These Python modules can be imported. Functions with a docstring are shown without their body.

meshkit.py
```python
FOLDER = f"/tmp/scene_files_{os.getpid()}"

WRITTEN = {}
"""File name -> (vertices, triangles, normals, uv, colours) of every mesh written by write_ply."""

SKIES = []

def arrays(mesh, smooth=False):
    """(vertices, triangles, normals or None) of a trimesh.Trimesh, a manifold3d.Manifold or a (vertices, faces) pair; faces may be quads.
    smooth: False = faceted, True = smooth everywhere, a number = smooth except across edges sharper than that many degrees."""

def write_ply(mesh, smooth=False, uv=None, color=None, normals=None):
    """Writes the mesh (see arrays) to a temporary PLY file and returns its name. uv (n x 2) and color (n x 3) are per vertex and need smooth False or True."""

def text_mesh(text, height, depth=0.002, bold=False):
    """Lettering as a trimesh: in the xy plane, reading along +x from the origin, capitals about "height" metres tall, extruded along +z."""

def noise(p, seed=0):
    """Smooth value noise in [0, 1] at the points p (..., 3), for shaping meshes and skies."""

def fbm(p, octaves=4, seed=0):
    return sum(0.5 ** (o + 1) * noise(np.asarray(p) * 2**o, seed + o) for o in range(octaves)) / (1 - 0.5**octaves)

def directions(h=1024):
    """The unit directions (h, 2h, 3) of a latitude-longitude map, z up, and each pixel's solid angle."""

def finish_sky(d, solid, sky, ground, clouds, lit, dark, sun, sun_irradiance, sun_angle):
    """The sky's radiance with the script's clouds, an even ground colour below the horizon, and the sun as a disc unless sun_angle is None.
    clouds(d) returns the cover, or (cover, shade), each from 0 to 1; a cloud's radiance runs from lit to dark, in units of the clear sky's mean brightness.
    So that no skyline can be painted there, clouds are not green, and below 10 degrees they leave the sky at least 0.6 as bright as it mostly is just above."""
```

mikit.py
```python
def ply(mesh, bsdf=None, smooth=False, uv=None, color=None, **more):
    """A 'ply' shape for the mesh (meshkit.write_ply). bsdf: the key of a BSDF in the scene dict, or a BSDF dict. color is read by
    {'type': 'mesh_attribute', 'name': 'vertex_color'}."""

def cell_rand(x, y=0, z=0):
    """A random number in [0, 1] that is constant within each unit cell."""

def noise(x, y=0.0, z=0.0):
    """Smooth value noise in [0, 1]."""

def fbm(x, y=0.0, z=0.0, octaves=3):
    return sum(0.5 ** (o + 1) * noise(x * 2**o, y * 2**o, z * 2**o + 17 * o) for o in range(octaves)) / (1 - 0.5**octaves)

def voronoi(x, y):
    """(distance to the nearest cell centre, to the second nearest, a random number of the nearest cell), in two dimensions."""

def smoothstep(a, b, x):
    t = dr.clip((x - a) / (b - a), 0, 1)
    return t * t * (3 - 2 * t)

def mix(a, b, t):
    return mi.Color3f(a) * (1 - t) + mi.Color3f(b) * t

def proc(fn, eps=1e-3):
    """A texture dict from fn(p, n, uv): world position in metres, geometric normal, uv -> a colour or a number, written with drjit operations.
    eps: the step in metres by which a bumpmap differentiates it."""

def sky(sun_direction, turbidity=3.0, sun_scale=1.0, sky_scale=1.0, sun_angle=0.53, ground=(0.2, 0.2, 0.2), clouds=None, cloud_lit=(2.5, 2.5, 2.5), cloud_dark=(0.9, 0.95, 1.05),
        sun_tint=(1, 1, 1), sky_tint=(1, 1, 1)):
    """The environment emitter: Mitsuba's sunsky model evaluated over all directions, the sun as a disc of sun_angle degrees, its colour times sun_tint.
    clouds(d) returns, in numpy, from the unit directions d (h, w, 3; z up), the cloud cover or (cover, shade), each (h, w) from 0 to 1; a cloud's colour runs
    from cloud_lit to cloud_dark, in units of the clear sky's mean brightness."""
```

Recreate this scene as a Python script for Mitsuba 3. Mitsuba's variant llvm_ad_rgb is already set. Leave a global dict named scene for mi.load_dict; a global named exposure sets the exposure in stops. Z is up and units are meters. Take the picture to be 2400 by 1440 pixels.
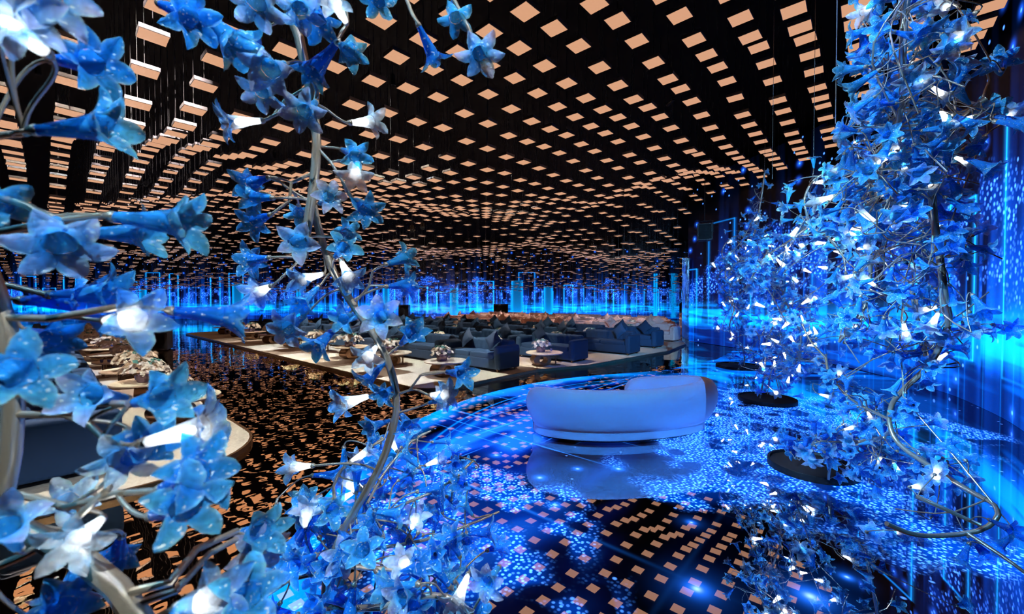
import math, random
import numpy as np, trimesh, mitsuba as mi, drjit as dr
import mikit, meshkit
from mikit import ply, proc, noise, fbm, voronoi, cell_rand, smoothstep, mix
from scipy.interpolate import RectBivariateSpline

T = mi.ScalarTransform4f
random.seed(7)
rng = np.random.default_rng(7)
scene, labels = {}, {}

# ------------------------------------------------------------------ camera, exposure
exposure = 0.0
FPX, EYE, PITCH = 960.0, np.array([0.0, 0.0, 2.0]), math.atan(17 / 960.0)
scene['camera'] = {
    'type': 'thinlens', 'fov': math.degrees(2 * math.atan(1200 / FPX)), 'fov_axis': 'x',
    'aperture_radius': 0.0021, 'focus_distance': 2.2, 'near_clip': 0.05, 'far_clip': 200.0,
    'to_world': T().look_at(origin=EYE.tolist(), target=[0, math.cos(PITCH), 2.0 - math.sin(PITCH)], up=[0, 0, 1]),
}


def ray(x, y):
    a, b = (x - 1200) / FPX, (720 - y) / FPX
    c, s = math.cos(PITCH), math.sin(PITCH)
    return np.array([a, c + b * s, -s + b * c])


def at(x, y, depth):
    """The point of the hall seen at this spot of the photograph, at the given distance into the room."""
    r = ray(x, y)
    return EYE + r / r[1] * depth


def px(p):
    c, s = math.cos(PITCH), math.sin(PITCH)
    p = np.asarray(p, float) - EYE
    d, u = p[..., 1] * c - p[..., 2] * s, p[..., 1] * s + p[..., 2] * c
    return np.stack([1200 + FPX * p[..., 0] / d, 720 - FPX * u / d], -1)


# ------------------------------------------------------------------ lamps of the hall (their housings are built below)
GA = 0.7184884727
U = np.array([math.sin(GA), math.cos(GA)])        # along the two directions of the ceiling grid and of the seating
V = np.array([-math.cos(GA), math.sin(GA)])


def ab(a, b, z=0.0):
    p = a * U + b * V
    return np.array([p[0], p[1], z])


SPOTS = []          # (position, target, intensity, half angle, colour, sampling weight)
for a_, b_, i_, h_ in ((1.1, 8.6, 330, 36), (.8, 15.5, 480, 40), (6.6, 9.6, 430, 38), (6.6, 17.5, 460, 42), (12.5, 11, 150, 40), (13.5, 20, 170, 42), (22.5, 13, 170, 40), (23, 22, 170, 42)):
    SPOTS.append((ab(a_ - .8, b_ - .6, 7.3), ab(a_, b_, 0.2), i_, h_, (1.0, .84, .68), 14))
BLUE_ = [(np.array([1.9, -1.9, 6.6]), np.array([-.4, 1.0, 1.95]), 330, 20, (.80, .95, 1.0), 14),
         (np.array([-2.7, .9, 4.7]), np.array([2.7, 3.2, 2.9]), 330, 19, (.38, .72, 1.0), 16),
         (np.array([-1.3, 1.4, 4.85]), np.array([-5.05, 5.85, 5.3]), 1300, 6.5, (1.0, .84, .82), 40),
         (np.array([4.3, 11.5, 7.4]), np.array([2.9, 15.6, 6.4]), 1500, 9, (1.0, .9, .84), 3),
         (np.array([-3.6, 17.5, 7.3]), np.array([-5.0, 23.4, 6.2]), 1500, 9, (1.0, .88, .84), 3),
         (np.array([.6, -1.2, 6.6]), np.array([1.65, 6.0, .4]), 410, 22, (.03, .25, 1.0), 16),
         (np.array([2.9, 1.3, 4.9]), np.array([5.7, 9.4, 2.7]), 900, 20, (.16, .52, 1.0), 14),
         (np.array([-2.6, -.6, 6.0]), np.array([-.5, .9, 1.7]), 190, 26, (.10, .50, 1.0), 14),
         (np.array([-2.9, 1.3, 4.6]), np.array([3.4, 4.0, .7]), 420, 13, (.20, .55, 1.0), 14)]
SPOTS += BLUE_
for k_, (o_, t_, i_, h_, c_, w_) in enumerate(SPOTS):
    scene[f'spot_beam_{k_:03d}'] = {
        'type': 'spot', 'intensity': {'type': 'rgb', 'value': [i_ * c for c in c_]}, 'cutoff_angle': float(h_), 'beam_width': h_ * .7, 'sampling_weight': float(w_),
        'to_world': T().look_at(origin=o_.tolist(), target=t_.tolist(), up=[0.1, .2, 1])}
W_STAGE, W_WALL, W_FAR, W_PANELS, W_PANEL, W_LAMP = 22.0, 28.0, 4.0, 22.0, .1, .12

# ------------------------------------------------------------------ helpers


def tag(key, label, cat=None, group=None, kind=None):
    d = labels.setdefault(key, {})
    d['label'] = label
    for k, v in (('category', cat), ('group', group), ('kind', kind)):
        if v:
            d[k] = v


def num(base, n):
    return base if n == 0 else f'{base}_{n:03d}'


TAKEN = {}


def fresh(base):
    n = TAKEN.get(base, 0)
    TAKEN[base] = n + 1
    return num(base, n)


def put(key, shape, m=None):
    scene[key] = {**shape, 'to_world': T(np.asarray(m, float).tolist())} if m is not None else shape
    return key


def struct(name, mesh, bsdf, label=None, **kw):
    scene[name] = ply(mesh, bsdf, **kw)
    labels[name] = {'kind': 'structure', **({'label': label} if label else {})}


def mat4(r=None, t=(0, 0, 0), s=1.0):
    m = np.eye(4)
    m[:3, :3] = (np.eye(3) if r is None else r) * s
    m[:3, 3] = t
    return m


def rotz(a):
    c, s = math.cos(a), math.sin(a)
    return np.array([[c, -s, 0], [s, c, 0], [0, 0, 1.0]])


def rotx(a):
    c, s = math.cos(a), math.sin(a)
    return np.array([[1, 0, 0], [0, c, -s], [0, s, c.real]])


def unit(v):
    v = np.asarray(v, float)
    return v / max(np.linalg.norm(v), 1e-9)


def aim(axis, roll=0.0):
    """A rotation that takes +z to axis."""
    z = unit(axis)
    x = unit(np.cross([0, 0, 1.0] if abs(z[2]) < .95 else [1.0, 0, 0], z))
    y = np.cross(z, x)
    c, s = math.cos(roll), math.sin(roll)
    return np.stack([c * x + s * y, -s * x + c * y, z], 1)


def spline(pts, n=None, step=None):
    p = np.asarray(pts, float)
    if len(p) < 3:
        n = n or 2
        t = np.linspace(0, 1, n)[:, None]
        return p[0] * (1 - t) + p[-1] * t
    q = np.vstack([2 * p[0] - p[1], p, 2 * p[-1] - p[-2]])
    if step:
        n = max(4, int(np.linalg.norm(np.diff(p, axis=0), axis=1).sum() / step))
    out, seg = [], len(p) - 1
    for t in np.linspace(0, seg, n):
        i = min(int(t), seg - 1)
        f = t - i
        a, b, c, d = q[i:i + 4]
        out.append(.5 * (2 * b + (c - a) * f + (2 * a - 5 * b + 4 * c - d) * f * f + (3 * b - a - 3 * c + d) * f ** 3))
    return np.array(out)


def tube(points, radius, sides=8, caps=True):
    p = np.asarray(points, float)
    rad = np.broadcast_to(radius, (len(p),)).astype(float)
    t = np.gradient(p, axis=0)
    t /= np.linalg.norm(t, axis=1, keepdims=True) + 1e-12
    x = unit(np.cross(t[0], [0, 0, 1.0] if abs(t[0][2]) < .9 else [1.0, 0, 0]))
    ang = np.arange(sides) * 2 * np.pi / sides
    vs = []
    for i in range(len(p)):
        x = unit(x - t[i] * (x @ t[i]))
        y = np.cross(t[i], x)
        vs.append(p[i] + rad[i] * (np.cos(ang)[:, None] * x + np.sin(ang)[:, None] * y))
    v = np.vstack(vs)
    i, j = np.meshgrid(np.arange(len(p) - 1), np.arange(sides), indexing='ij')
    a, b, c, d = i * sides + j, i * sides + (j + 1) % sides, (i + 1) * sides + (j + 1) % sides, (i + 1) * sides + j
    f = np.vstack([np.stack([a, b, c], -1).reshape(-1, 3), np.stack([a, c, d], -1).reshape(-1, 3)])
    if caps:
        n = len(v)
        v = np.vstack([v, p[0], p[-1]])
        k = np.arange(sides)
        e = (len(p) - 1) * sides
        f = np.vstack([f, np.stack([k * 0 + n, (k + 1) % sides, k], 1), np.stack([k * 0 + n + 1, e + k, e + (k + 1) % sides], 1)])
    return trimesh.Trimesh(v, f, process=False)


def lathe(profile, sides=24):
    pr = np.asarray(profile, float)
    ang = np.arange(sides) * 2 * np.pi / sides
    v = np.stack([pr[:, None, 0] * np.cos(ang), pr[:, None, 0] * np.sin(ang), np.broadcast_to(pr[:, None, 1], (len(pr), sides))], -1).reshape(-1, 3)
    i, j = np.meshgrid(np.arange(len(pr) - 1), np.arange(sides), indexing='ij')
    a, b, c, d = i * sides + j, i * sides + (j + 1) % sides, (i + 1) * sides + (j + 1) % sides, (i + 1) * sides + j
    return trimesh.Trimesh(v, np.vstack([np.stack([a, b, c], -1).reshape(-1, 3), np.stack([a, c, d], -1).reshape(-1, 3)]), process=False)


def rbox(size, r, n=(6, 6, 6), warp=None):
    """A box with rounded edges, centred at the origin; warp moves its vertices."""
    h = np.asarray(size, float) / 2
    vs, fs, off = [], [], 0
    for ax in range(3):
        o1, o2 = (ax + 1) % 3, (ax + 2) % 3
        for sg in (-1, 1):
            def axis_pts(k):
                inner = np.linspace(-h[k] + r, h[k] - r, max(2, n[k]))
                return np.concatenate([[-h[k], -h[k] + .4 * r], inner, [h[k] - .4 * r, h[k]]])
            g1, g2 = np.meshgrid(axis_pts(o1), axis_pts(o2), indexing='ij')
            p = np.zeros(g1.shape + (3,))
            p[..., ax], p[..., o1], p[..., o2] = sg * h[ax], g1, g2
            core = np.clip(p, -(h - r), h - r)
            d = p - core
            p = core + d / np.maximum(np.linalg.norm(d, axis=-1, keepdims=True), 1e-9) * r
            a, b = g1.shape
            i, j = np.meshgrid(np.arange(a - 1), np.arange(b - 1), indexing='ij')
            q = np.stack([i * b + j, (i + 1) * b + j, (i + 1) * b + j + 1, i * b + j + 1], -1).reshape(-1, 4) + off
            if sg < 0:
                q = q[:, ::-1]
            vs.append(p.reshape(-1, 3))
            fs.append(np.vstack([q[:, [0, 1, 2]], q[:, [0, 2, 3]]]))
            off += a * b
    m = trimesh.Trimesh(np.vstack(vs), np.vstack(fs), process=False)
    m.merge_vertices(digits_vertex=6)
    if warp is not None:
        m.vertices = warp(np.array(m.vertices))
    return m


def box(size, centre=(0, 0, 0)):
    m = trimesh.creation.box(extents=size)
    m.apply_translation(centre)
    return m


def extrude(poly, z0, z1):
    from shapely.geometry import Polygon
    m = trimesh.creation.extrude_polygon(Polygon(poly), z1 - z0, engine='earcut')
    m.apply_translation([0, 0, z0])
    return m


def cat(ms):
    return trimesh.util.concatenate(ms)


ORD = ['first', 'second', 'third', 'fourth', 'fifth', 'sixth', 'seventh', 'eighth', 'ninth', 'tenth', 'eleventh', 'twelfth', 'thirteenth', 'fourteenth', 'fifteenth', 'sixteenth', 'seventeenth', 'eighteenth', 'nineteenth', 'twentieth', 'twenty-first', 'twenty-second', 'twenty-third', 'twenty-fourth']

# ------------------------------------------------------------------ materials


def rgb(*c):
    return {'type': 'rgb', 'value': list(c)}


def principled(col, rough=.5, **k):
    return {'type': 'twosided', 'bsdf': {'type': 'principled', 'base_color': col if isinstance(col, dict) else rgb(*col), 'roughness': rough, **k}}


scene['black_paint'] = principled((.004, .004, .005), .7, specular=.1)
scene['mirror_black'] = {'type': 'bumpmap', 'scale': 1.0, 'arbitrary': proc(lambda p, n, uv: .0042 * noise(p.x * 1.7, p.y * 1.7) + .0011 * noise(p.x * 5.1 + 9, p.y * 5.1) + .0003 * noise(p.x * 14, p.y * 14 + 4), 4e-3),
                         'nested': {'type': 'conductor', 'specular_reflectance': rgb(.86, .66, .46)}}
scene['mirror_stage'] = {'type': 'bumpmap', 'scale': 1.0, 'arbitrary': proc(lambda p, n, uv: .0006 * noise(p.x * 1.9, p.y * 1.9), 4e-3),
                         'nested': {'type': 'conductor', 'specular_reflectance': rgb(.46, .44, .46)}}
scene['mirror_wall'] = {'type': 'bumpmap', 'scale': 1.0, 'arbitrary': proc(lambda p, n, uv: .004 * noise(p.x * 3, p.y * 3, p.z * 3), 4e-3),
                        'nested': {'type': 'conductor', 'specular_reflectance': rgb(.62, .58, .54)}}
scene['screen_black'] = {'type': 'twosided', 'bsdf': {'type': 'roughplastic', 'diffuse_reflectance': rgb(.004, .004, .006), 'alpha': .25}}
scene['panel_side'] = {'type': 'twosided', 'bsdf': {'type': 'principled', 'base_color': rgb(.20, .19, .19), 'roughness': .38, 'metallic': .55}}
scene['steel'] = {'type': 'twosided', 'bsdf': {'type': 'principled', 'base_color': rgb(.26, .25, .25), 'roughness': .35, 'metallic': .8}}
scene['bronze'] = principled((.60, .49, .37), .3, metallic=.88)
scene['bronze_dark'] = principled((.20, .12, .07), .28, metallic=.85)
scene['carpet'] = {'type': 'twosided', 'bsdf': {'type': 'diffuse', 'reflectance': proc(lambda p, n, uv: mix((.52, .46, .41), (.62, .56, .50), noise(p.x * 50, p.y * 50)))}}


def velvet(lo, hi):
    return principled(tuple((a + b) / 2 for a, b in zip(lo, hi)), (.75), sheen=.35, sheen_tint=.8, specular=.25)


scene['velvet_blue'] = velvet((.010, .036, .085), (.020, .056, .125))
scene['velvet_deep'] = velvet((.008, .034, .105), (.012, .046, .13))
scene['velvet_navy'] = velvet((.008, .024, .060), (.014, .036, .080))
scene['velvet_pink'] = velvet((.60, .35, .29), (.72, .45, .38))
scene['velvet_rose'] = velvet((.62, .40, .38), (.74, .50, .47))
scene['boucle_white'] = principled((.80, .79, .80), .8, sheen=.4)
scene['stone_top'] = principled({'type': 'rgb', 'value': [.66, .52, .42]}, .3)
scene['petal_white'] = {'type': 'twosided', 'bsdf': {'type': 'diffuse', 'reflectance': rgb(.86, .78, .68)}}
scene['leaf_teal'] = {'type': 'twosided', 'bsdf': {'type': 'diffuse', 'reflectance': rgb(.08, .24, .24)}}
scene['cup_blue'] = principled((.05, .07, .28), .12, specular=.8)
scene['plinth_dark'] = principled((.010, .007, .007), .5, specular=.2)
scene['vase_dark'] = principled((.07, .05, .10), .15, specular=.7)
scene['speaker_black'] = principled((.008, .008, .01), .45)
scene['glass_flower'] = {'type': 'blendbsdf', 'weight': proc(lambda p, n, uv: .85 * smoothstep(.74, .84, noise(p.x * 215, p.y * 215, p.z * 215))),
                         'clear_blue': {'type': 'principledthin', 'base_color': {'type': 'mesh_attribute', 'name': 'vertex_color'}, 'roughness': .08, 'spec_trans': .5, 'diff_trans': 1.0, 'eta': 1.55, 'spec_tint': 0.0},
                         'seed_bubbles': {'type': 'principledthin', 'base_color': rgb(.80, .95, 1.0), 'roughness': .25, 'spec_trans': .1, 'diff_trans': .9, 'eta': 1.5}}


def glow(r, g, b, w=None, bsdf=None):
    return {'type': 'area', 'radiance': rgb(r, g, b), **({'sampling_weight': w} if w is not None else {})}


def led(fn, w):
    return {'type': 'area', 'radiance': proc(fn), 'sampling_weight': w}


# what the screens show: a blue forest of light
def C(r, g, b):
    return mi.Color3f(r, g, b)


def sq(x):
    return x * x


def forest(s, z, top, seed, scale):
    s, z = mi.Float(s), mi.Float(z)
    f1, f2 = s / scale, z / scale
    mass = fbm(f1 * .62 + seed, f2 * .55, 3.0, 2)
    hi = smoothstep(1.1 * scale, 2.3 * scale, z)
    cover = smoothstep(.36, .52, mass + .16 * hi - .62 * smoothstep(top - 2.2 * scale, top + .3 * scale, z)) * hi
    d, _, r = voronoi(f1 * 10.5, f2 * 10.5)
    dots = (1 - smoothstep(.10, .42, d)) * (.25 + 1.1 * r * r)
    clump = smoothstep(.3, .62, noise(f1 * 3.1, f2 * 3.1, 8.0))
    col = C(.075, .33, 1.0) * (cover * clump * dots * 2.0) + C(0, .02, .13) * cover * clump
    up = dr.maximum(z - .95 * scale, 0)
    st = noise(f1 * 9 + seed, f2 * .3) * noise(f1 * 2.7, f2 * .2 + 5)
    col += C(.0, .055, .56) * ((.10 + 2.0 * st * smoothstep(.08, .3, st)) * dr.select(scale < 1.2, .45, .8)) * dr.exp(-up / (1.15 * scale)) * smoothstep(top + .8 * scale, top - 1.4 * scale, z)
    col += C(.004, .20, .72) * (2.2 * st * smoothstep(.1, .35, st)) * dr.exp(-up / (.85 * scale))
    # trunks
    q = f1 / 1.45 + seed
    c = dr.floor(q)
    x = dr.abs(q - c - .3 - .4 * cell_rand(c, 5) - .05 * (noise(f2 * .9, c) - .5)) * 1.45
    wd = .06 + .16 * cell_rand(c, 6) + .10 * dr.exp(-up / (.25 * scale))
    trunk = (1 - smoothstep(.75, 1.0, x / wd)) * smoothstep(.62 * scale, .8 * scale, z) * (1 - smoothstep(top * .75, top, z))
    col = col * (1 - .88 * trunk)
    # thin upright beams
    q = f1 / .21
    c = dr.floor(q)
    on = smoothstep(.55, .6, cell_rand(c, 7))
    x = (q - c - .2 - .6 * cell_rand(c, 8)) * .21
    h = (.95 + 2.9 * cell_rand(c, 9) * cell_rand(c, 10)) * scale
    beam = on * (dr.exp(-sq(x / .007)) + .25 * dr.exp(-sq(x / .03))) * (1 - smoothstep(h * .6, h, z)) * (.25 + .75 * cell_rand(c, 11))
    col += C(.01, .30, .95) * beam
    # frames of light
    q = f1 / 1.9 + seed * .37
    c = dr.floor(q)
    hw = .33 + .42 * cell_rand(c, 12)
    x = dr.abs((q - c - .5) * 1.9)
    h = (2.1 + 2.2 * cell_rand(c, 13)) * scale
    lo = (.45 + .25 * cell_rand(c, 15)) * scale
    ins = smoothstep(lo - .03, lo, z) * (1 - smoothstep(h, h + .03, z))
    e = dr.abs(x - hw)
    frame = ins * (dr.exp(-sq(e / .016)) * .95 + .30 * dr.exp(-sq(e / .065)))
    frame += (1 - smoothstep(hw, hw + .02, x)) * (dr.exp(-sq((z - h) / (.02 * scale))) + dr.exp(-sq((z - lo) / (.02 * scale)))) * .7
    col += C(.01, .48, 1.0) * frame * (.3 + 1.3 * cell_rand(c, 14))
    # shining ground and its reflection
    g = dr.exp(-sq((z - .98 * scale) / (.34 * scale))) * (.18 + 1.15 * smoothstep(.25, .7, fbm(f1 * .9, f2 * 11, 0.0, 2))) * (1 - .55 * trunk)
    col += C(.0, .46, .98) * g * .95
    low = 1 - smoothstep(.42 * scale, .8 * scale, z)
    col = mix(col, C(.0, .10, .36) * smoothstep(.42, .76, fbm(f1 * .7, f2 * 7 + 3, 0.0, 2)) + C(.0, .012, .09) + C(0, .3, .8) * beam * .5, low * .9)
    # drifting sparks and stars
    d, _, r = voronoi(f1 * 2.2, f2 * 2.2)
    col += C(.12, .42, 1.0) * (1 - smoothstep(.02, .085, d)) * smoothstep(.45, .5, r) * 1.2
    col += C(.02, .16, .75) * dr.exp(-sq(d / .16)) * smoothstep(.84, .86, r) * .9
    return C(dr.minimum(col.x * 1.2, 1.6), dr.minimum(col.y * 1.3, 1.8), dr.minimum(col.z * 2.3, 3.6))


scene_far_columns = ((557, 12, 3.6), (1212, 13, 3.9), (1285, 10, 3.3), (1064, 9, 3.1), (335, 8, 3.0), (1536, 4, 4.6), (905, 7, 3.2), (700, 5, 3.0))


def wall_picture(p, n, uv):
    """The far screen is mapped from u = 200 on, the curved one from 0: both show the same forest, the far one with its bright columns."""
    far = uv.x > 150
    s, z = dr.select(far, uv.x - 200, uv.x), uv.y
    col = forest(s, z, dr.select(far, 4.4, 5.6), dr.select(far, 4.3, 1.7), dr.select(far, mi.Float(1.12), mi.Float(1.28)))
    for cx, w, top in scene_far_columns:
        x0, hw = (cx - 1200) / 960 * 42 + 60, w / 960 * 42
        x = dr.abs(s - x0)
        ins = dr.select(far, (1 - smoothstep(hw, hw + .04, x)) * (1 - smoothstep(top, top + .1, z)) * smoothstep(.1, .2, z), 0.0)
        gl = .85 * dr.exp(-sq((x - hw) / .14)) + 1.0 * dr.exp(-z / 1.0) + .20
        col = mix(col, C(.0, .46, 1.4) * dr.minimum(gl, 1.1), ins)
    return col


STAGE_C, STAGE_R = (4.71, 4.6), 6.62
CLUSTERS = ((.05, 3.75, .75, .60, 1.0), (.55, 2.75, .42, .5, .7), (-.55, 4.2, .8, .8, .8), (-1.2, 3.4, .7, 1.1, .75), (2.55, 5.2, 1.3, .85, 1.15), (3.3, 4.3, .8, .6, .95), (3.0, 6.6, 1.2, 1.1, .9), (4.6, 8.0, 1.6, 1.8, .75),
            (3.4, 3.25, .95, .42, .8), (1.75, 4.25, .55, .5, .65), (.9, 6.9, .8, .9, .45), (6.0, 6.5, 1.6, 1.6, .7), (-.4, 2.9, .5, .4, .6))
GLOWS = ((.31, 4.54, .09), (.77, 4.78, .07), (1.25, 4.78, .08), (1.27, 2.78, .11), (2.0, 2.71, .12), (.42, 3.93, .07), (1.6, 3.62, .05), (.15, 4.0, .05), (2.4, 2.9, .05), (-.2, 5.2, .09))


def stage_picture(p, n, uv):
    x, y = p.x, p.y
    m = mi.Float(0)
    for cx, cy, rx, ry, w in CLUSTERS:
        m += w * dr.exp(-sq((x - cx) / rx) - sq((y - cy) / ry))
    tex = fbm(x * 1.7 + 3, y * 1.7, 1.0, 2)
    cover = smoothstep(.34, .66, m * (.1 + 1.5 * tex)) * smoothstep(.34, .62, noise(x * 5.1, y * 5.1) + .08)
    d, _, r = voronoi(x * 25, y * 25)
    dots = (1 - smoothstep(.12, .42, d)) * (.25 + 1.0 * r)
    col = C(.11, .44, 1.0) * (cover * dots * 2.1) + C(.0, .07, .38) * cover * .8 + C(.0, .02, .12) * smoothstep(.4, 1.1, m * (.2 + 1.3 * tex))
    d2, _, r2 = voronoi(x * 5, y * 5)
    col += C(.12, .40, 1.0) * (1 - smoothstep(.03, .11, d2)) * smoothstep(.86, .88, r2) * .9
    # ruled lines of light along the grid of the hall
    a, b = x * U[0] + y * U[1], x * V[0] + y * V[1]
    reg = dr.exp(-sq((x + .5) / 1.3) - sq((y - 5.6) / 1.7)) + .95 * dr.exp(-sq((x - 1.6) / 2.2) - sq((y - 9.2) / 1.6)) + .45 * dr.exp(-sq((x - 3.0) / 1.6) - sq((y - 6.4) / .8))
    lines = mi.Float(0)
    for q, t, o in ((a, b, 0.0), (b, a, 31.0)):
        for wd, per in ((.010, .47), (.022, 1.31)):
            c = dr.floor(q / per)
            off = (q / per - c - .2 - .6 * cell_rand(c, 21 + o)) * per
            lines += smoothstep(.35, .45, cell_rand(c, 22 + o)) * dr.exp(-sq(off / wd)) * smoothstep(.35, .6, noise(t * .55 + c * 3.7, c + o)) * (.5 + .6 * cell_rand(c, 23 + o))
    soft = fbm(a * .9, b * 2.2, 9.0, 2)
    col += C(.03, .36, 1.0) * lines * dr.minimum(reg * 1.5, 1.0) * .85 + C(.0, .045, .42) * dr.minimum(reg, 1.0) * smoothstep(.38, .75, soft) + C(.02, .30, .9) * dr.minimum(reg, 1.0) * smoothstep(.6, .8, soft) * .7
    # the rim
    rad = STAGE_R - dr.sqrt(sq(x - STAGE_C[0]) + sq(y - STAGE_C[1]))
    left = 1 - smoothstep(2.0, 4.5, x)
    col += C(.0, .40, 1.0) * left * (smoothstep(.52, .10, rad) * (.45 + .55 * smoothstep(.35, .65, noise(y * 1.6, x * 1.6))) + .6 * dr.exp(-sq((rad - .68) / .02)) + .35 * dr.exp(-sq((rad - .95) / .05)) + .3 * dr.exp(-sq((rad - .8) / .012)))
    far = smoothstep(9.0, 11.5, y) * smoothstep(2.0, 4.5, x)
    col += C(.0, .16, .60) * far * smoothstep(.35, .7, fbm(x * .8, y * 3.0, 0.0, 2))
    for cx, cy, w in GLOWS:
        dd = sq(x - cx) + sq(y - cy)
        col += C(.02, .26, 1.0) * (.75 * dr.exp(-dd / (w * w * .55)) + .10 * dr.exp(-dd / (w * w * 4))) + C(.5, .7, 1.0) * dr.exp(-dd / (w * w * .06)) * .9
    return C(dr.minimum(col.x * 1.1, 1.5), dr.minimum(col.y * 1.2, 1.6), dr.minimum(col.z * 2.0, 3.2))


# ------------------------------------------------------------------ the hall itself
struct('floor', box([88, 56, .1], (-16, 17, -.05)), 'mirror_black', 'black mirror-polished floor with a slightly wavy reflection')
struct('ceiling', box([88, 56, .1], (-16, 17, 8.05)), 'black_paint', 'black ceiling above the hanging panels')
struct('wall_rear', box([88, .2, 8.2], (-16, -7, 4)), 'black_paint')
struct('wall_left', box([.2, 56, 8.2], (-60, 17, 4)), 'black_paint')
FAR0, FAR1 = np.array([-60.0, 42.0]), np.array([15.6, 42.0])
fv = np.array([[-60, 42, 0.02], [15.6, 42, .02], [15.6, 42, 7.2], [-60, 42, 7.2]], float)
scene['wall_far'] = ply((fv, np.array([[0, 1, 2, 3]])), 'screen_black', uv=np.array([[200, 0], [275.6, 0], [275.6, 7.18], [200, 7.18]], float), emitter=led(wall_picture, W_FAR))
labels['wall_far'] = {'kind': 'structure', 'label': 'far screen wall with a glowing blue forest and cyan columns'}
CURVE = spline([(8.5, 19.8), (9.0, 17.9), (9.65, 15.2), (9.9, 13), (9.75, 11), (9.31, 8.9), (8.63, 7.5), (7.8, 6.25), (6.5, 4.8), (5.0, 3.5)], n=90)
arc = np.concatenate([[0], np.cumsum(np.linalg.norm(np.diff(CURVE, axis=0), axis=1))])
n_ = len(CURVE)
wv = np.vstack([np.c_[CURVE, np.full(n_, .015)], np.c_[CURVE, np.full(n_, 7.6)]])
k_ = np.arange(n_ - 1)
wf = np.vstack([np.stack([k_, k_ + n_ + 1, k_ + 1], 1), np.stack([k_, k_ + n_, k_ + n_ + 1], 1)])
m_ = trimesh.Trimesh(wv, wf, process=False)
if m_.face_normals[0][0] > 0:
    wf = wf[:, ::-1]
scene['wall_right'] = ply((wv, wf), 'screen_black', uv=np.vstack([np.c_[arc, np.zeros(n_)], np.c_[arc, np.full(n_, 7.585)]]), emitter=led(wall_picture, W_WALL))
labels['wall_right'] = {'kind': 'structure', 'label': 'curved screen wall on the right showing a glowing blue forest'}
sv = np.array([[8.9, 19.9, 0], [15.6, 42, 0], [15.6, 42, 7.6], [8.9, 19.9, 7.6]], float)
struct('wall_mirror', (sv, np.array([[0, 3, 2, 1]])), 'mirror_wall', 'dark mirrored side wall behind the curved screen')
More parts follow.
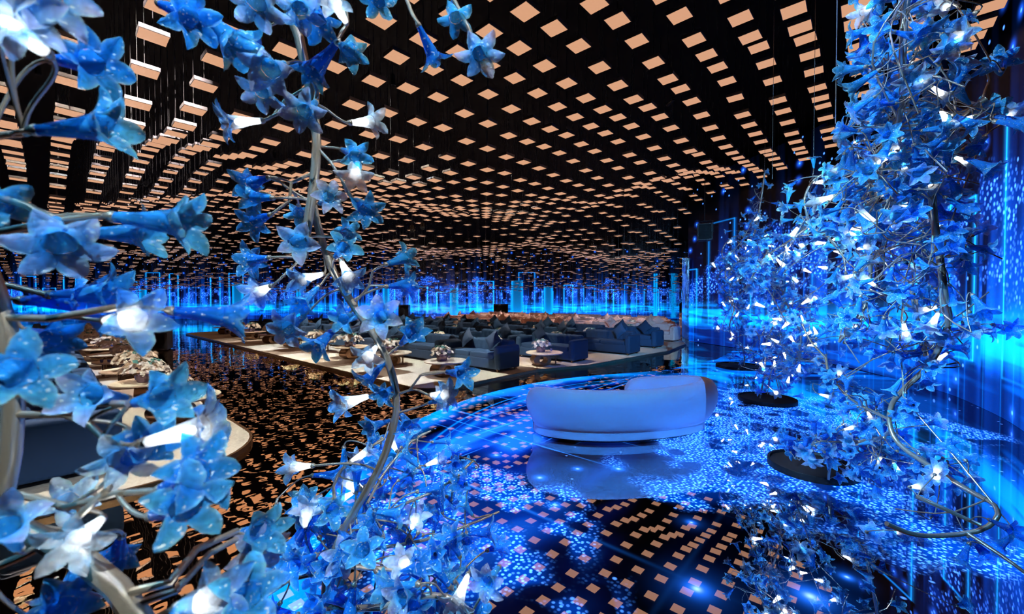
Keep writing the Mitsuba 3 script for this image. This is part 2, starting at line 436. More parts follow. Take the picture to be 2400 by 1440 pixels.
struct('trim_1', box([.34, .3, 4.0], (8.30, 19.75, 2.0)), 'mirror_wall', 'narrow wavy mirror pillar at the left end of the curved screen')

arc_pts = [(STAGE_C[0] + STAGE_R * math.cos(t), STAGE_C[1] + STAGE_R * math.sin(t)) for t in np.radians(np.arange(252, 108, -2.5))]
stage_poly = [(9.2, -1.7)] + arc_pts + [(4.2, 11.45), (6.8, 13.6), (8.6, 15.9)] + [tuple(p) for p in CURVE[::3] if p[1] < 15.2]
stage_poly = [(min(x, 9.7), y) for x, y in stage_poly]
from shapely.geometry import Polygon, LineString
from shapely.geometry.polygon import orient
P_ = Polygon(stage_poly).buffer(0)
v2, f2 = trimesh.creation.triangulate_polygon(P_, engine='earcut')
top = np.c_[v2, np.full(len(v2), .012)]
tm = trimesh.Trimesh(top, f2, process=False)
if tm.face_normals[0][2] < 0:
    f2 = f2[:, ::-1]
scene['floor_stage'] = ply((top, f2), 'mirror_stage', uv=v2, emitter=led(stage_picture, W_STAGE))
labels['floor_stage'] = {'kind': 'structure', 'label': 'round stage floor of glossy screen tiles showing blue particles and light lines'}

# ------------------------------------------------------------------ the wave of hanging ceiling panels
PITCHP, PA, PB, SIDE, THICK = 0.6930672356, 0.4309217119, 0.2769847981, .31, .055
WAVE = np.array([int(x) for x in '''600,601,601,602,602,603,602,601,599,596,592,586,578,568,557,544,528,512,494,475,455,436,418,401,386,372,358,344,329,314,300,600,601,603,604,606,607,608,608,607,605,602,597,590,581,570,557,542,525,507,487,468,449,431,415,402,391,381,366,342,312,286,600,602,604,607,609,611,613,614,615,614,611,607,601,593,583,570,555,538,519,500,479,460,441,426,414,407,400,386,355,313,276,600,602,605,609,612,615,618,620,622,622,621,618,613,606,596,584,569,552,532,511,490,469,449,432,420,413,410,400,364,312,270,600,603,606,610,615,619,623,626,628,629,629,628,624,618,609,597,582,565,544,522,499,477,455,435,419,409,402,389,356,310,271,600,603,607,612,617,622,626,630,634,636,637,636,634,629,621,610,595,577,556,532,508,483,458,435,414,397,380,361,337,309,285,600,603,608,613,618,624,629,634,638,641,642,643,641,638,631,621,607,589,566,542,516,489,461,434,407,382,357,335,320,310,299,600,604,608,614,620,625,631,636,640,644,646,647,647,644,640,631,618,599,576,550,523,494,464,433,401,371,342,321,313,314,312,600,604,609,614,620,626,632,637,641,644,646,648,648,647,644,637,625,607,583,556,528,499,468,435,400,367,337,316,314,323,326,600,604,608,614,620,626,632,636,640,643,644,645,645,644,643,639,629,610,585,558,531,503,474,440,404,371,344,326,325,333,334,600,603,608,614,619,625,630,634,637,639,638,637,635,634,634,633,625,606,580,554,530,506,480,448,412,381,362,354,348,340,329,600,603,607,612,618,623,628,631,633,632,630,625,619,614,612,613,609,589,564,542,525,508,486,457,423,392,381,382,368,342,317,600,603,606,611,616,620,624,627,627,625,620,610,598,586,577,573,568,552,534,522,515,508,494,470,438,410,398,392,370,335,304,600,602,605,609,613,616,619,621,621,617,609,596,576,554,534,521,514,507,500,499,505,510,504,484,456,429,408,388,358,320,287,600,601,603,606,609,611,613,614,613,609,601,584,559,528,497,475,473,475,476,485,502,513,512,496,471,441,410,378,340,301,270,600,600,601,602,604,605,606,606,604,600,592,576,548,516,484,460,464,475,484,498,515,525,523,509,484,448,403,356,316,285,270,600,599,598,598,598,598,597,595,592,588,580,566,544,520,500,490,495,508,521,534,544,546,539,521,494,454,396,333,294,277,270,600,597,595,593,591,589,586,583,578,572,564,554,542,533,529,533,546,562,574,581,579,570,554,531,499,457,394,325,289,281,281,600,595,591,586,582,578,574,569,563,555,547,541,540,546,559,577,597,615,620,620,609,590,565,536,499,453,396,340,307,298,296,600,593,586,579,572,567,560,554,547,539,529,526,535,555,583,610,630,641,634,635,622,598,569,535,497,452,404,359,330,319,316,600,591,581,570,561,552,544,538,534,527,509,502,522,560,600,632,646,644,637,632,618,594,564,531,494,455,415,379,353,338,330,600,589,576,562,549,537,528,522,522,526,505,472,515,569,615,643,652,646,635,622,605,582,554,523,490,457,426,397,370,348,335,600,587,571,555,538,524,513,508,510,522,523,507,537,584,631,650,651,640,624,607,588,568,543,515,486,457,429,402,370,344,331,599,586,569,550,532,516,503,499,509,533,535,539,554,591,638,649,642,625,605,586,569,553,535,513,487,460,425,383,346,324,318,600,586,570,552,534,517,499,493,516,547,559,570,577,601,627,635,626,605,581,560,548,540,533,523,506,480,430,360,311,296,300,600,588,574,560,546,533,506,484,511,551,567,576,585,599,613,618,608,583,552,532,526,529,536,541,540,520,462,362,290,270,281,600,591,581,572,566,561,543,491,521,527,538,559,574,588,600,605,600,567,524,503,505,520,540,558,569,560,508,380,281,270,270,600,593,587,581,578,572,548,540,527,506,517,542,558,572,590,600,610,567,502,479,492,516,542,565,582,573,502,365,270,270,270,600,595,590,586,582,576,568,565,547,532,524,542,541,550,574,599,615,601,509,478,496,522,542,556,576,576,503,376,288,270,296,600,596,592,588,585,582,581,589,594,563,538,537,529,538,555,586,614,612,527,506,520,540,545,531,537,573,504,399,325,294,324,600,596,592,589,588,589,593,606,611,591,570,548,541,542,556,573,589,586,547,530,543,563,565,513,453,506,465,403,348,304,301,600,596,593,590,589,594,611,623,607,610,606,571,555,565,562,554,549,540,527,527,546,572,586,534,465,453,433,395,353,318,311,600,597,594,590,588,591,610,643,619,616,608,586,561,564,569,534,512,493,488,500,525,552,561,530,480,444,415,384,352,331,328,600,599,597,594,589,583,584,628,659,626,598,589,591,614,574,540,493,455,451,468,493,516,524,510,478,440,402,368,343,332,334,600,601,602,602,599,591,588,618,647,633,617,605,627,649,609,567,515,447,437,447,466,481,488,486,471,435,387,345,323,321,327,600,603,607,612,615,611,605,622,652,654,630,623,637,667,655,613,549,498,457,449,456,459,457,460,464,428,373,322,302,306,316,600,605,611,617,623,623,621,635,655,651,644,638,636,639,634,625,572,526,490,473,466,457,439,430,441,417,370,323,299,296,299,600,605,611,617,621,622,621,624,629,636,639,638,633,626,620,612,586,551,522,503,491,478,453,435,431,413,380,343,313,293,281,600,604,609,614,617,616,614,612,613,621,629,632,630,625,619,611,594,571,549,532,519,506,482,459,442,422,396,366,330,296,270,600,603,607,610,611,611,609,607,608,614,621,626,626,624,620,613,602,586,569,554,541,526,505,481,460,438,413,383,344,303,270,600,602,604,606,607,607,605,605,606,611,617,621,623,623,621,615,607,595,582,568,555,539,520,498,475,453,428,397,356,311,274'''.split(',')]).reshape(41, 31) / 100
wave = RectBivariateSpline(np.arange(-45, 15.1, 1.5), np.arange(-4, 41.1, 1.5), WAVE)
ii, jj = np.meshgrid(np.arange(-90, 90), np.arange(-90, 90), indexing='ij')
XY = (((ii + PA) * PITCHP)[..., None] * U + ((jj + PB) * PITCHP)[..., None] * V).reshape(-1, 2)
limit = np.interp(XY[:, 1], [0, 6.25, 7.5, 8.9, 11, 13, 15, 18, 19.8, 40.8], [6.5, 7.8, 8.6, 9.3, 9.75, 9.9, 9.7, 9.0, 8.6, 15.2])
XY = XY[(XY[:, 1] > -2.5) & (XY[:, 1] < 41.0) & (XY[:, 0] > -44.5) & (XY[:, 0] > -1.3 * XY[:, 1] - 6) & (XY[:, 0] < limit - .38)]
Z = wave.ev(XY[:, 0], XY[:, 1])
jit = rng.normal(0, 1, len(XY))
Z = np.clip(Z + jit * np.clip(.012 + .006 * (XY[:, 1] - 9), .02, .15), 2.6, 6.95)
TURN = rng.normal(0, .03, len(XY))
half = SIDE / 2
body = cat([box([SIDE, SIDE, THICK], (0, 0, THICK / 2 + .006))])
cap = box([.03, .03, .02], (0, 0, THICK + .016))
housing_ply = ply(cat([body, cap]), 'panel_side')
g_ = half - .006
quad = (np.array([[-g_, -g_, 0], [-g_, g_, 0], [g_, g_, 0], [g_, -g_, 0]], float), np.array([[0, 1, 2, 3]]))
quv = np.array([[0, 0], [0, 1], [1, 1], [1, 0]], float)
rod_mesh = tube([[0, 0, 0], [0, 0, 1]], .0045, 5, caps=False)
rod_ply = ply(rod_mesh, 'steel', smooth=True)
centre = np.c_[XY, Z]
pix = px(centre)
infr = (pix[:, 0] > -40) & (pix[:, 0] < 2440) & (pix[:, 1] > -30) & (XY[:, 1] > 1.0)
score = np.where(infr, 1.0 / np.maximum(XY[:, 1], .5) ** 2 * np.maximum(Z - 2, .05), 0)
order = np.argsort(-score)
near, rest = order[:300], order[300:]
panel_e = {'type': 'area', 'radiance': rgb(.69, .35, .195), 'sampling_weight': W_PANEL}
diff_ply = ply(quad, 'screen_black', uv=quv, emitter=panel_e)
LITW = (SPOTS[10],)
for k in near:
    key = fresh('light_panel')
    m = mat4(rotz(math.pi / 2 - GA + TURN[k]), centre[k])
    put(key + '__housing', housing_ply, m)
    put(key + '__diffuser', diff_ply, m)
    r = np.eye(4)
    r[:3, 3] = centre[k] + [0, 0, THICK]
    r[2, 2] = 8.0 - centre[k][2] - THICK
    put(key + '__rod', rod_ply, r)
    o, t = LITW[0][0], LITW[0][1]
    d = unit(t - o)
    if (centre[k] - o) @ d > 0 and math.degrees(math.acos(np.clip(unit(centre[k] - o) @ d, -1, 1))) < 5.5 and centre[k][1] < 8.5:
        tag(key, 'square peach light panel with a white spotlit edge, upper left of the wavy ceiling', 'light panel', 'spotlit panels upper left', 'thing')
    else:
        x, y = pix[k]
        zone = ['far left', 'left', 'left of the middle', 'middle', 'right of the middle', 'right', 'far right'][int(np.clip((x + 1) / 343, 0, 6))]
        row = ['topmost', 'upper', 'next lower', 'lowest'][int(np.clip(y / 95, 0, 3))]
        tag(key, f'large square peach light panel on a rod, {row} ones, {zone}', 'light panel', f'{row} near light panels {zone}', 'thing')


def many(base, ms):
    v, f = np.array(base.vertices if hasattr(base, 'vertices') else base[0]), np.array(base.faces if hasattr(base, 'faces') else base[1])
    ms = np.asarray(ms)
    vv = np.einsum('kij,nj->kni', ms[:, :3, :3], v) + ms[:, None, :3, 3]
    return vv.reshape(-1, 3), (f[None] + (np.arange(len(ms)) * len(v))[:, None, None]).reshape(-1, f.shape[1])


mm = [mat4(rotz(math.pi / 2 - GA + TURN[k]), centre[k]) for k in rest]
scene['light_panel_field__housing'] = ply(many(body, mm), 'panel_side')
scene['light_panel_field__diffuser'] = ply(many(quad, mm), 'screen_black', uv=np.tile(quv, (len(rest), 1)), emitter={**panel_e, 'sampling_weight': W_PANELS})
rr = []
for k in rest:
    r = np.eye(4)
    r[:3, 3] = centre[k] + [0, 0, THICK]
    r[2, 2] = 8.0 - centre[k][2] - THICK
    rr.append(r)
scene['light_panel_field__rod'] = ply(many(tube([[0, 0, 0], [0, 0, 1]], .0045, 3, caps=False), rr), 'steel')
tag('light_panel_field', 'thousands of smaller peach glowing panels of the wavy ceiling receding to the far wall', 'light panels', kind='stuff')

# spotlights on the ceiling
can = lathe([(.0, -.13), (.05, -.13), (.055, -.12), (.055, .10), (.062, .11), (.062, .125), (.05, .125), (.05, .09), (0, .09)], 16)
can_ply = ply(can, 'speaker_black', smooth=40)
lens_ply = ply(lathe([(0, .105), (.03, .104), (.048, .1)], 16), 'screen_black', emitter=glow(9, 8.4, 7.6, .1))
yoke_ply = ply(tube(spline([[-.075, 0, 0], [-.075, 0, -.1], [0, 0, -.16], [.075, 0, -.1], [.075, 0, 0]], n=12), .008, 6), 'speaker_black', smooth=True)
EXTRA = [(at(322, 437, 15.5), None), (at(345, 428, 16.6), None), (at(238, 580, 25), None), (at(990, 530, 19), None), (at(966, 536, 18.4), None), (at(1237, 604, 28), None), (at(1394, 580, 26), None), (at(1370, 650, 34), None), (at(612, 690, 36), None)]
FIX = [(o, t) for o, t, *_ in SPOTS] + EXTRA
WHERE = ['over the near part of the left deck', 'over the far part of the left deck', 'over the near corner of the right deck', 'over the far runway edge', 'over the near blue sofas', 'over the far blue sofas', 'over the near pink sofas', 'over the far pink sofas',
         'above and behind the viewer, aimed at the left flower tree', 'above and behind the viewer, aimed at the right flower tree', 'hung low, aimed at the panels in the upper left', 'aimed at the rods above the seating', 'aimed at the rods left of the middle',
         'behind the viewer, with a blue beam on the white sofa', 'above the viewer, with a blue beam on the right trees', 'behind the viewer, with a blue beam on the left trees', 'hung low, blue beam on the right tree foot',
         'pair of white lights upper left, lower one', 'pair of white lights upper left, upper one', 'small bright one far left', 'pair left of the middle, right one', 'pair left of the middle, left one', 'bright one below the middle wave', 'bright one right of the middle wave', 'low one over the pink sofas', 'far low one behind the near flower stem']
for k, (o, t) in enumerate(FIX):
    key = fresh('spotlight')
    o = np.array(o, float)
    d = unit((np.array(t) if t is not None else o + [0.3, -1.2, -1.0]) - o)
    m = mat4(aim(d), o - d * .16 if t is not None else o, 1.0 if t is not None else 1.6)
    put(key + '__housing', can_ply, m)
    put(key + '__lens', lens_ply, m)
    put(key + '__yoke', yoke_ply, m)
    r = np.eye(4)
    base = m[:3, 3] - d * .16 * (1 if t is not None else 1.6)
    r[:3, 3] = base
    r[0, 0] = r[1, 1] = 2.0
    r[2, 2] = 8.0 - base[2]
    put(key + '__rod', rod_ply, r)
    tag(key, 'small black spotlight, ' + WHERE[k], 'spotlight', 'spotlights above the panels')
# ------------------------------------------------------------------ seating decks beside the mirror runway
def round_poly(pts, r):
    return list(Polygon(pts).buffer(-r).buffer(r, quad_segs=10).exterior.coords)[:-1]


def deck(name, pts, r, label):
    p = round_poly(pts, r)
    scene[name] = ply(extrude(p, 0.0, .06), 'carpet')
    labels[name] = {'kind': 'structure', 'label': label}
    ring = np.array(p + [p[0]])
    v = np.vstack([np.c_[ring, np.zeros(len(ring))], np.c_[ring, np.full(len(ring), .064)]])
    out = np.array(Polygon(p).buffer(.035, quad_segs=4).exterior.coords)
    edge = Polygon(p).buffer(.035).difference(Polygon(p))
    m = trimesh.creation.extrude_polygon(edge, .07, engine='earcut')
    scene[name + '__edge_trim'] = ply(m, 'bronze_dark', smooth=30)


def plan(a, b):
    return tuple(ab(a, b)[:2])


deck('floor_deck_left', [plan(1.95, 5.7), plan(1.95, 9.0), plan(1.75, 34), plan(-7, 34), plan(-7, 5.7)], 1.25, 'beige carpeted deck with a rounded end on the left of the runway')
deck('floor_deck_right', [plan(5.35, 30), plan(5.35, 7.0), plan(9.0, 6.95), plan(10.6, 6.3), plan(15.5, 5.75), plan(18.6, 6.1), plan(19.6, 6.6), plan(31, 11.6), plan(31, 30)], .7, 'beige carpeted deck under the rows of sofas')

DZ = .06


def scallop(v, L, n, amp, y0, sign):
    ph = (v[:, 0] / L + .5) * n
    b = amp * (np.abs(np.sin(np.pi * ph)) ** .6 - .7)
    return b


def sofa_parts(L, chan):
    D, H = .92, .78
    base = rbox([L, D - .06, .30], .05, (4, 3, 2))
    base.apply_translation([0, 0, .21])
    seats = []
    n = 2
    w = (L - .44) / n
    for i in range(n):
        s = rbox([w - .012, .66, .16], .055, (5, 4, 2), lambda v: v + np.c_[v[:, :2] * 0, np.where(v[:, 2] > 0, .02 * np.cos(np.clip(v[:, 0] / w * 2.6, -1.5, 1.5)), 0)])
        s.apply_translation([-L / 2 + .22 + w * (i + .5), -.10, .40])
        seats.append(s)

    def bw(v):
        ph = ((v[:, 0] / (L - .3)) + .5) * chan
        b = .035 * (np.abs(np.sin(np.pi * ph)) ** .55 - .75)
        v = v.copy()
        v[:, 1] += np.where(v[:, 1] < 0, -b, b * .6)
        v[:, 2] += np.where(v[:, 2] > .1, b * .7, 0)
        v[:, 1] += .05 * (v[:, 2] + .2)
        return v
    back = rbox([L - .3, .24, .68], .085, (chan * 4, 2, 3), bw)
    back.apply_translation([0, D / 2 - .14, .06 + .40])
    arms = []
    for sg in (-1, 1):
        a = rbox([.22, D, H - .14], .09, (2, 6, 4))
        a.apply_translation([sg * (L / 2 - .11), 0, .06 + (H - .14) / 2])
        arms.append(a)
    feet = cat([box([.06, .06, .06], (x, y, .03)) for x in (-L / 2 + .12, L / 2 - .12) for y in (-.36, .36)])
    return dict(base=base, seat=seats, backrest=back, armrest=arms, feet=feet)


SOFA = {}


def sofa_kind(kind, L, chan, mat):
    p = sofa_parts(L, chan)
    SOFA[kind] = dict(base=[ply(p['base'], mat, smooth=35)], seat_cushion=[ply(s, mat, smooth=35) for s in p['seat']], backrest=[ply(p['backrest'], mat, smooth=50)],
                      armrest=[ply(a, mat, smooth=35) for a in p['armrest']], feet=[ply(p['feet'], 'bronze_dark')])


sofa_kind('blue', 2.35, 9, 'velvet_blue')
sofa_kind('navy', 2.35, 9, 'velvet_navy')
sofa_kind('pink', 2.35, 8, 'velvet_pink')
sofa_kind('rose', 2.35, 8, 'velvet_rose')
sofa_kind('chair', 1.08, 2, 'velvet_deep')


def place_sofa(base, kind, a, b, face, label, cat_, group):
    """face: the direction (in plan) that a sitter looks."""
    key = fresh(base)
    ang = math.atan2(face[1], face[0]) + math.pi / 2
    m = mat4(rotz(ang), ab(a, b, DZ))
    for part, lst in SOFA[kind].items():
        for i, s in enumerate(lst):
            put(num(key + '__' + part, i), s, m)
    tag(key, label, cat_, group)
    return m


def pillow_mesh(w=.46):
    g = np.linspace(-1, 1, 9)
    x, y = np.meshgrid(g, g, indexing='ij')
    prof = ((1 - x ** 2) * (1 - y ** 2)) ** .45
    px_ = x * (1 - .10 * (1 - np.abs(y)) * np.abs(x))
    py_ = y * (1 - .10 * (1 - np.abs(x)) * np.abs(y))
    n = 9
    i, j = np.meshgrid(np.arange(n - 1), np.arange(n - 1), indexing='ij')
    q = np.stack([i * n + j, (i + 1) * n + j, (i + 1) * n + j + 1, i * n + j + 1], -1).reshape(-1, 4)
    up = np.stack([px_ * w / 2, py_ * w / 2, prof * .085], -1).reshape(-1, 3)
    dn = up * [1, 1, -1]
    m = trimesh.Trimesh(np.vstack([up, dn]), np.vstack([q[:, [0, 1, 2]], q[:, [0, 2, 3]], q[:, [2, 1, 0]] + n * n, q[:, [3, 2, 0]] + n * n]), process=False)
    m.merge_vertices(digits_vertex=6)
    return m


PIL = {k: ply(pillow_mesh(), m, smooth=60) for k, m in (('blue', 'velvet_blue'), ('navy', 'velvet_navy'), ('pink', 'velvet_rose'), ('rose', 'velvet_pink'))}


def place_pillow(kind, sofa_m, x, tilt, turn, label, group):
    key = fresh('cushion')
    m = np.eye(4)
    m[:3, :3] = rotz(turn) @ rotx(math.radians(68 + tilt)) @ rotz(math.pi / 4)
    m[:3, 3] = [x, -.02, .48 + .335]
    put(key, PIL[kind], sofa_m @ m)
    tag(key, label, 'cushion', group)


# tables with white orchids
ring_ = np.linspace(0, 2 * np.pi, 33)[:-1]


def drum():
    """A broad bronze ring standing on edge: outer oval, hole through it."""
    o = Polygon([(.27 * math.cos(t), .175 + .175 * math.sin(t)) for t in ring_])
    h = Polygon([(.13 * math.cos(t) + .03, .175 + .105 * math.sin(t)) for t in ring_])
    m = trimesh.creation.extrude_polygon(o.difference(h), .34, engine='earcut')
    m.apply_translation([0, 0, -.17])
    m.apply_transform(mat4(rotx(math.pi / 2)))
    return m


TB = dict(top=ply(lathe([(0, .356), (.53, .356), (.55, .366), (.55, .384), (.54, .392), (0, .392)], 40), 'stone_top', smooth=40), ring_base=ply(drum(), 'bronze_dark', smooth=40),
          post=ply(lathe([(0, .0), (.15, .0), (.15, .012), (.03, .02), (.022, .04), (.022, .357), (0, .357)], 20), 'bronze_dark', smooth=40))


def blossoms(n, rx, ry, h, seed):
    r = np.random.default_rng(seed)
    vs, fs = [], []
    for k in range(n):
        a, q = r.uniform(0, 2 * np.pi), math.sqrt(r.uniform(0, 1))
        x, y = rx * q * math.cos(a), ry * q * math.sin(a)
        z = h * (.25 + .75 * math.sqrt(max(0, 1 - q * q))) * r.uniform(.75, 1.12)
        ax = unit([x / rx * 1.3 + r.normal(0, .35), y / ry * 1.3 + r.normal(0, .35), .9])
        R = aim(ax, r.uniform(0, 6))
        s = r.uniform(.035, .052)
        for p in range(5):
            t = p * 2 * np.pi / 5
            c, sn = math.cos(t), math.sin(t)
            loc = np.array([[0, 0, 0], [s * .55, -s * .36, s * .12], [s * 1.05, 0, s * .06], [s * .55, s * .36, s * .12]])
            loc = loc @ np.array([[c, sn, 0], [-sn, c, 0], [0, 0, 1]])
            o = len(vs) * 4
            vs.append(loc @ R.T + [x, y, z])
            fs += [[o, o + 1, o + 2], [o, o + 2, o + 3]]
    return trimesh.Trimesh(np.vstack(vs), np.array(fs), process=False)


def leaf_bunch(seed, rx, ry, h):
    r = np.random.default_rng(seed)
    vs, fs = [], []
    for k in range(9):
        a = r.uniform(0, 6.28)
        c = np.array([rx * .45 * math.cos(a), ry * .45 * math.sin(a), h * .97])
        R = aim(unit([r.normal(0, .6), r.normal(0, .6), 1]), r.uniform(0, 6))
        s = r.uniform(.05, .08)
        o = len(vs) * 4
        vs.append(np.array([[-s, 0, 0], [0, -s * .45, .012], [s, 0, 0], [0, s * .45, .012]]) @ R.T + c)
        fs += [[o, o + 1, o + 2], [o, o + 2, o + 3]]
    return trimesh.Trimesh(np.vstack(vs), np.array(fs), process=False)


vase_pl = ply(lathe([(0, 0), (.085, 0), (.10, .02), (.105, .11), (.095, .12), (.085, .11), (0, .10)], 16), 'vase_dark', smooth=40)
ARR = [dict(vase=vase_pl, blossoms=ply(blossoms(120, .36, .24, .25, 30 + k), 'petal_white'), leaves=ply(leaf_bunch(60 + k, .36, .24, .25), 'leaf_teal')) for k in range(4)]
ARR_S = [dict(vase=vase_pl, blossoms=ply(blossoms(70, .24, .20, .22, 40 + k), 'petal_white'), leaves=ply(leaf_bunch(70 + k, .24, .20, .22), 'leaf_teal')) for k in range(3)]
cup_ply = ply(lathe([(0, 0), (.028, 0), (.036, .07), (.033, .07), (.026, .008), (0, .008)], 14), 'cup_blue', smooth=40)


def place_table(a, b, turn, where, group, arr=True, small=False, cups=0, sc=1.0):
    key = fresh('round_table')
    c = ab(a, b, DZ)
    R = rotz(turn)
    m = mat4(R, c, sc)
    put(key + '__top', TB['top'], m)
    put(key + '__ring_base', TB['ring_base'], m @ mat4(t=(-.12, 0, 0)))
    put(key + '__post', TB['post'], m @ mat4(t=(.34, -.05, 0)))
    tag(key, 'low round table, ' + where, 'table', group)
    if arr:
        k2 = fresh('orchid_arrangement')
        src = (ARR_S if small else ARR)[TAKEN['orchid_arrangement'] % (3 if small else 4)]
        m2 = m @ mat4(rotz(.4 * (TAKEN['orchid_arrangement'] % 7)), (-.10, .03, .392), 1.3)
        put(k2 + '__vase', src['vase'], m2)
        put(k2 + '__blossoms', src['blossoms'], m2 @ mat4(t=(0, 0, .06)))
        labels[k2 + '__blossoms'] = {'kind': 'stuff'}
        put(k2 + '__leaves', src['leaves'], m2 @ mat4(t=(0, 0, .06)))
        labels[k2 + '__leaves'] = {'kind': 'stuff'}
        tag(k2, 'white orchid mound on the table ' + where, 'flower arrangement', 'white orchid arrangements on the tables')
    for i in range(cups):
        k3 = fresh('cup')
        put(k3, cup_ply, m @ mat4(t=(.30 + .1 * (i % 2), .20 - .12 * i, .392)))
        tag(k3, ('left small blue cup' if i == 0 and cups > 1 else 'right small blue cup' if cups > 1 else 'small blue cup') + ' on the table ' + where, 'cup', 'small blue cups')


# left deck: blue armchairs in file, seen from behind their arms, tables along the runway
for k in range(17):
    b = 6.95 + k * 1.42
    lab = f'blue velvet armchair on the left deck, {ORD[k]} from its rounded near end'
    m = place_sofa('armchair', 'chair', .12, b, U, lab, 'armchair', 'blue armchairs on the left deck')
for k in range(11):
    place_table(1.30 if k else 1.42, 8.35 + k * 2.02, 1.2 + k, f'{ORD[k]} along the runway on the left deck', 'low tables on the left deck', small=(k == 0), cups=2 if k in (0, 3) else (1 if k == 1 else 0))
for k in range(6):
    b = 17.5 + k * 2.6
    place_table(-1.5, b, .7 + k, f'{ORD[k]} in the file left of the blue armchairs', 'low tables left of the armchairs')

# right deck: rows of channel-back sofas that face the runway
ROWS = [(8.35, 7.3, 8, 'navy'), (11.05, 6.7, 8, 'blue'), (13.75, 6.15, 8, 'navy'), (16.4, 6.3, 8, 'blue')]
RN = ['front', 'second', 'third', 'fourth']
for ri, (a, b0, n, kind) in enumerate(ROWS):
    for k in range(n):
        b = b0 + 1.25 + k * 2.52
        kd = 'blue' if (ri == 1 or (ri + k) % 3 == 0) else 'navy'
        place_sofa('sofa', kd, a, b, -U, f'blue velvet channel-back sofa, {RN[ri]} blue row, {ORD[k]} from the right end', 'sofa', 'blue velvet sofas')
        M = mat4(rotz(math.atan2(-U[1], -U[0]) + math.pi / 2), ab(a, b, DZ))
        for q, x in enumerate((-.53, .53)):
            if (k + q + ri) % 3 != 2:
                place_pillow('blue' if kd == 'navy' else 'navy', M, x + rng.normal(0, .05), rng.normal(0, 5), rng.normal(0, .2), f'dark blue cushion, {"left" if q else "right"} end, {ORD[k]} sofa from the right, {RN[ri]} blue row', 'blue cushions on the sofas')
for k in range(9):
    place_table(6.75, 8.15 + k * 2.42, .9 + .1 * k, f'{ORD[k]} from the near corner along the right deck edge', 'low tables along the right deck', small=(k == 0), cups=1 if k < 3 else 0)
place_table(9.75, 7.25, .3, 'right of the front blue sofas beside the black floor', 'low tables along the right deck', small=True, cups=1)
for ri, (a, b0, n, kind) in enumerate(ROWS[1:]):
    for k in range(6):
        place_table(a - 1.35, b0 + 2.4 + k * 2.9, .5 + k, f'{ORD[k]} from the right before the {RN[ri + 1]} blue row', 'low tables between the sofa rows', small=True)
PINK = [(19.4, 6.9), (21.4, 7.7), (23.6, 8.7), (25.8, 9.7), (28.0, 10.7)]
PN = ['nearest', 'second', 'third', 'fourth', 'farthest']
for ri, (a, b0) in enumerate(PINK):
    for k in range(7):
        b = b0 + 1.0 + k * 2.5
        kd = 'pink' if (k + ri) % 2 else 'rose'
        place_sofa('pink_sofa', kd, a, b, -U, f'pink channel-back sofa, {PN[ri]} pink row, {ORD[k]} from the right end', 'sofa', 'pink sofas')
        M = mat4(rotz(math.atan2(-U[1], -U[0]) + math.pi / 2), ab(a, b, DZ))
        if ri < 3:
            place_pillow('rose' if kd == 'rose' else 'pink', M, rng.uniform(-.5, .5), rng.normal(0, 5), rng.normal(0, .2), f'pale pink cushion on the {ORD[k]} sofa from the right, {PN[ri]} pink row', 'pink cushions on the sofas')
    for k in range(4):
        if ri in (0, 2):
            place_table(a - 1.05, b0 + 1.6 + k * 3.6, k, f'{ORD[k]} from the right before the {PN[ri]} pink row', 'low tables before the pink sofas', small=True)

# black loudspeakers near the far wall and below the ceiling


def speaker(key, w, d, h, m, label):
    b = rbox([w, d, h], .03, (2, 2, 2))
    b.apply_translation([0, 0, h / 2 + .02])
    put(key + '__cabinet', ply(b, 'speaker_black', smooth=40), m)
    g = box([w * .86, .012, h * .86], (0, -d / 2 - .006, h / 2 + .02))
    put(key + '__grille', ply(g, 'black_paint'), m)
    put(key + '__base', ply(box([w * .9, d * .9, .02], (0, 0, .01)), 'speaker_black'), m)
    tag(key, label, 'loudspeaker')


for px_, D_, w_, h_, lab in ((948, 40.8, 1.0, 1.42, 'black box loudspeaker before the far screen, left one of two'), (1174, 40.8, 1.45, 1.5, 'black box loudspeaker before the far screen, right and larger one of two')):
    p = at(px_, 745, D_)
    speaker(fresh('loudspeaker'), w_, .8, h_, mat4(t=(p[0], p[1], .06)), lab)
speaker(fresh('loudspeaker'), 1.25, .9, 1.1, mat4(rotz(.5), ab(2.75, 21.4)), 'big black box loudspeaker on the runway floor at the left, behind the blossoms')
p = at(1651, 565, 15.0)
k_ = fresh('hanging_speaker')
hm = mat4(rotz(-.35), p)
b_ = rbox([.52, .42, .62], .04, (2, 2, 2), lambda v: v * np.c_[1 - .25 * (v[:, 1] > 0), np.ones(len(v)), np.ones(len(v))])
b_.apply_translation([0, 0, .31])
put(k_ + '__cabinet', ply(b_, 'speaker_black', smooth=40), hm)
put(k_ + '__grille', ply(box([.44, .012, .54], (0, -.218, .31)), 'black_paint'), hm)
put(k_ + '__yoke', ply(tube([[-.29, 0, .31], [-.29, 0, .72], [.29, 0, .72], [.29, 0, .31]], .014, 6), 'speaker_black'), hm)
put(k_ + '__rod', ply(tube([[0, 0, .72], [0, 0, 8 - p[2]]], .014, 6), 'speaker_black'), hm)
tag(k_, 'black loudspeaker hanging before the left end of the curved screen', 'loudspeaker')

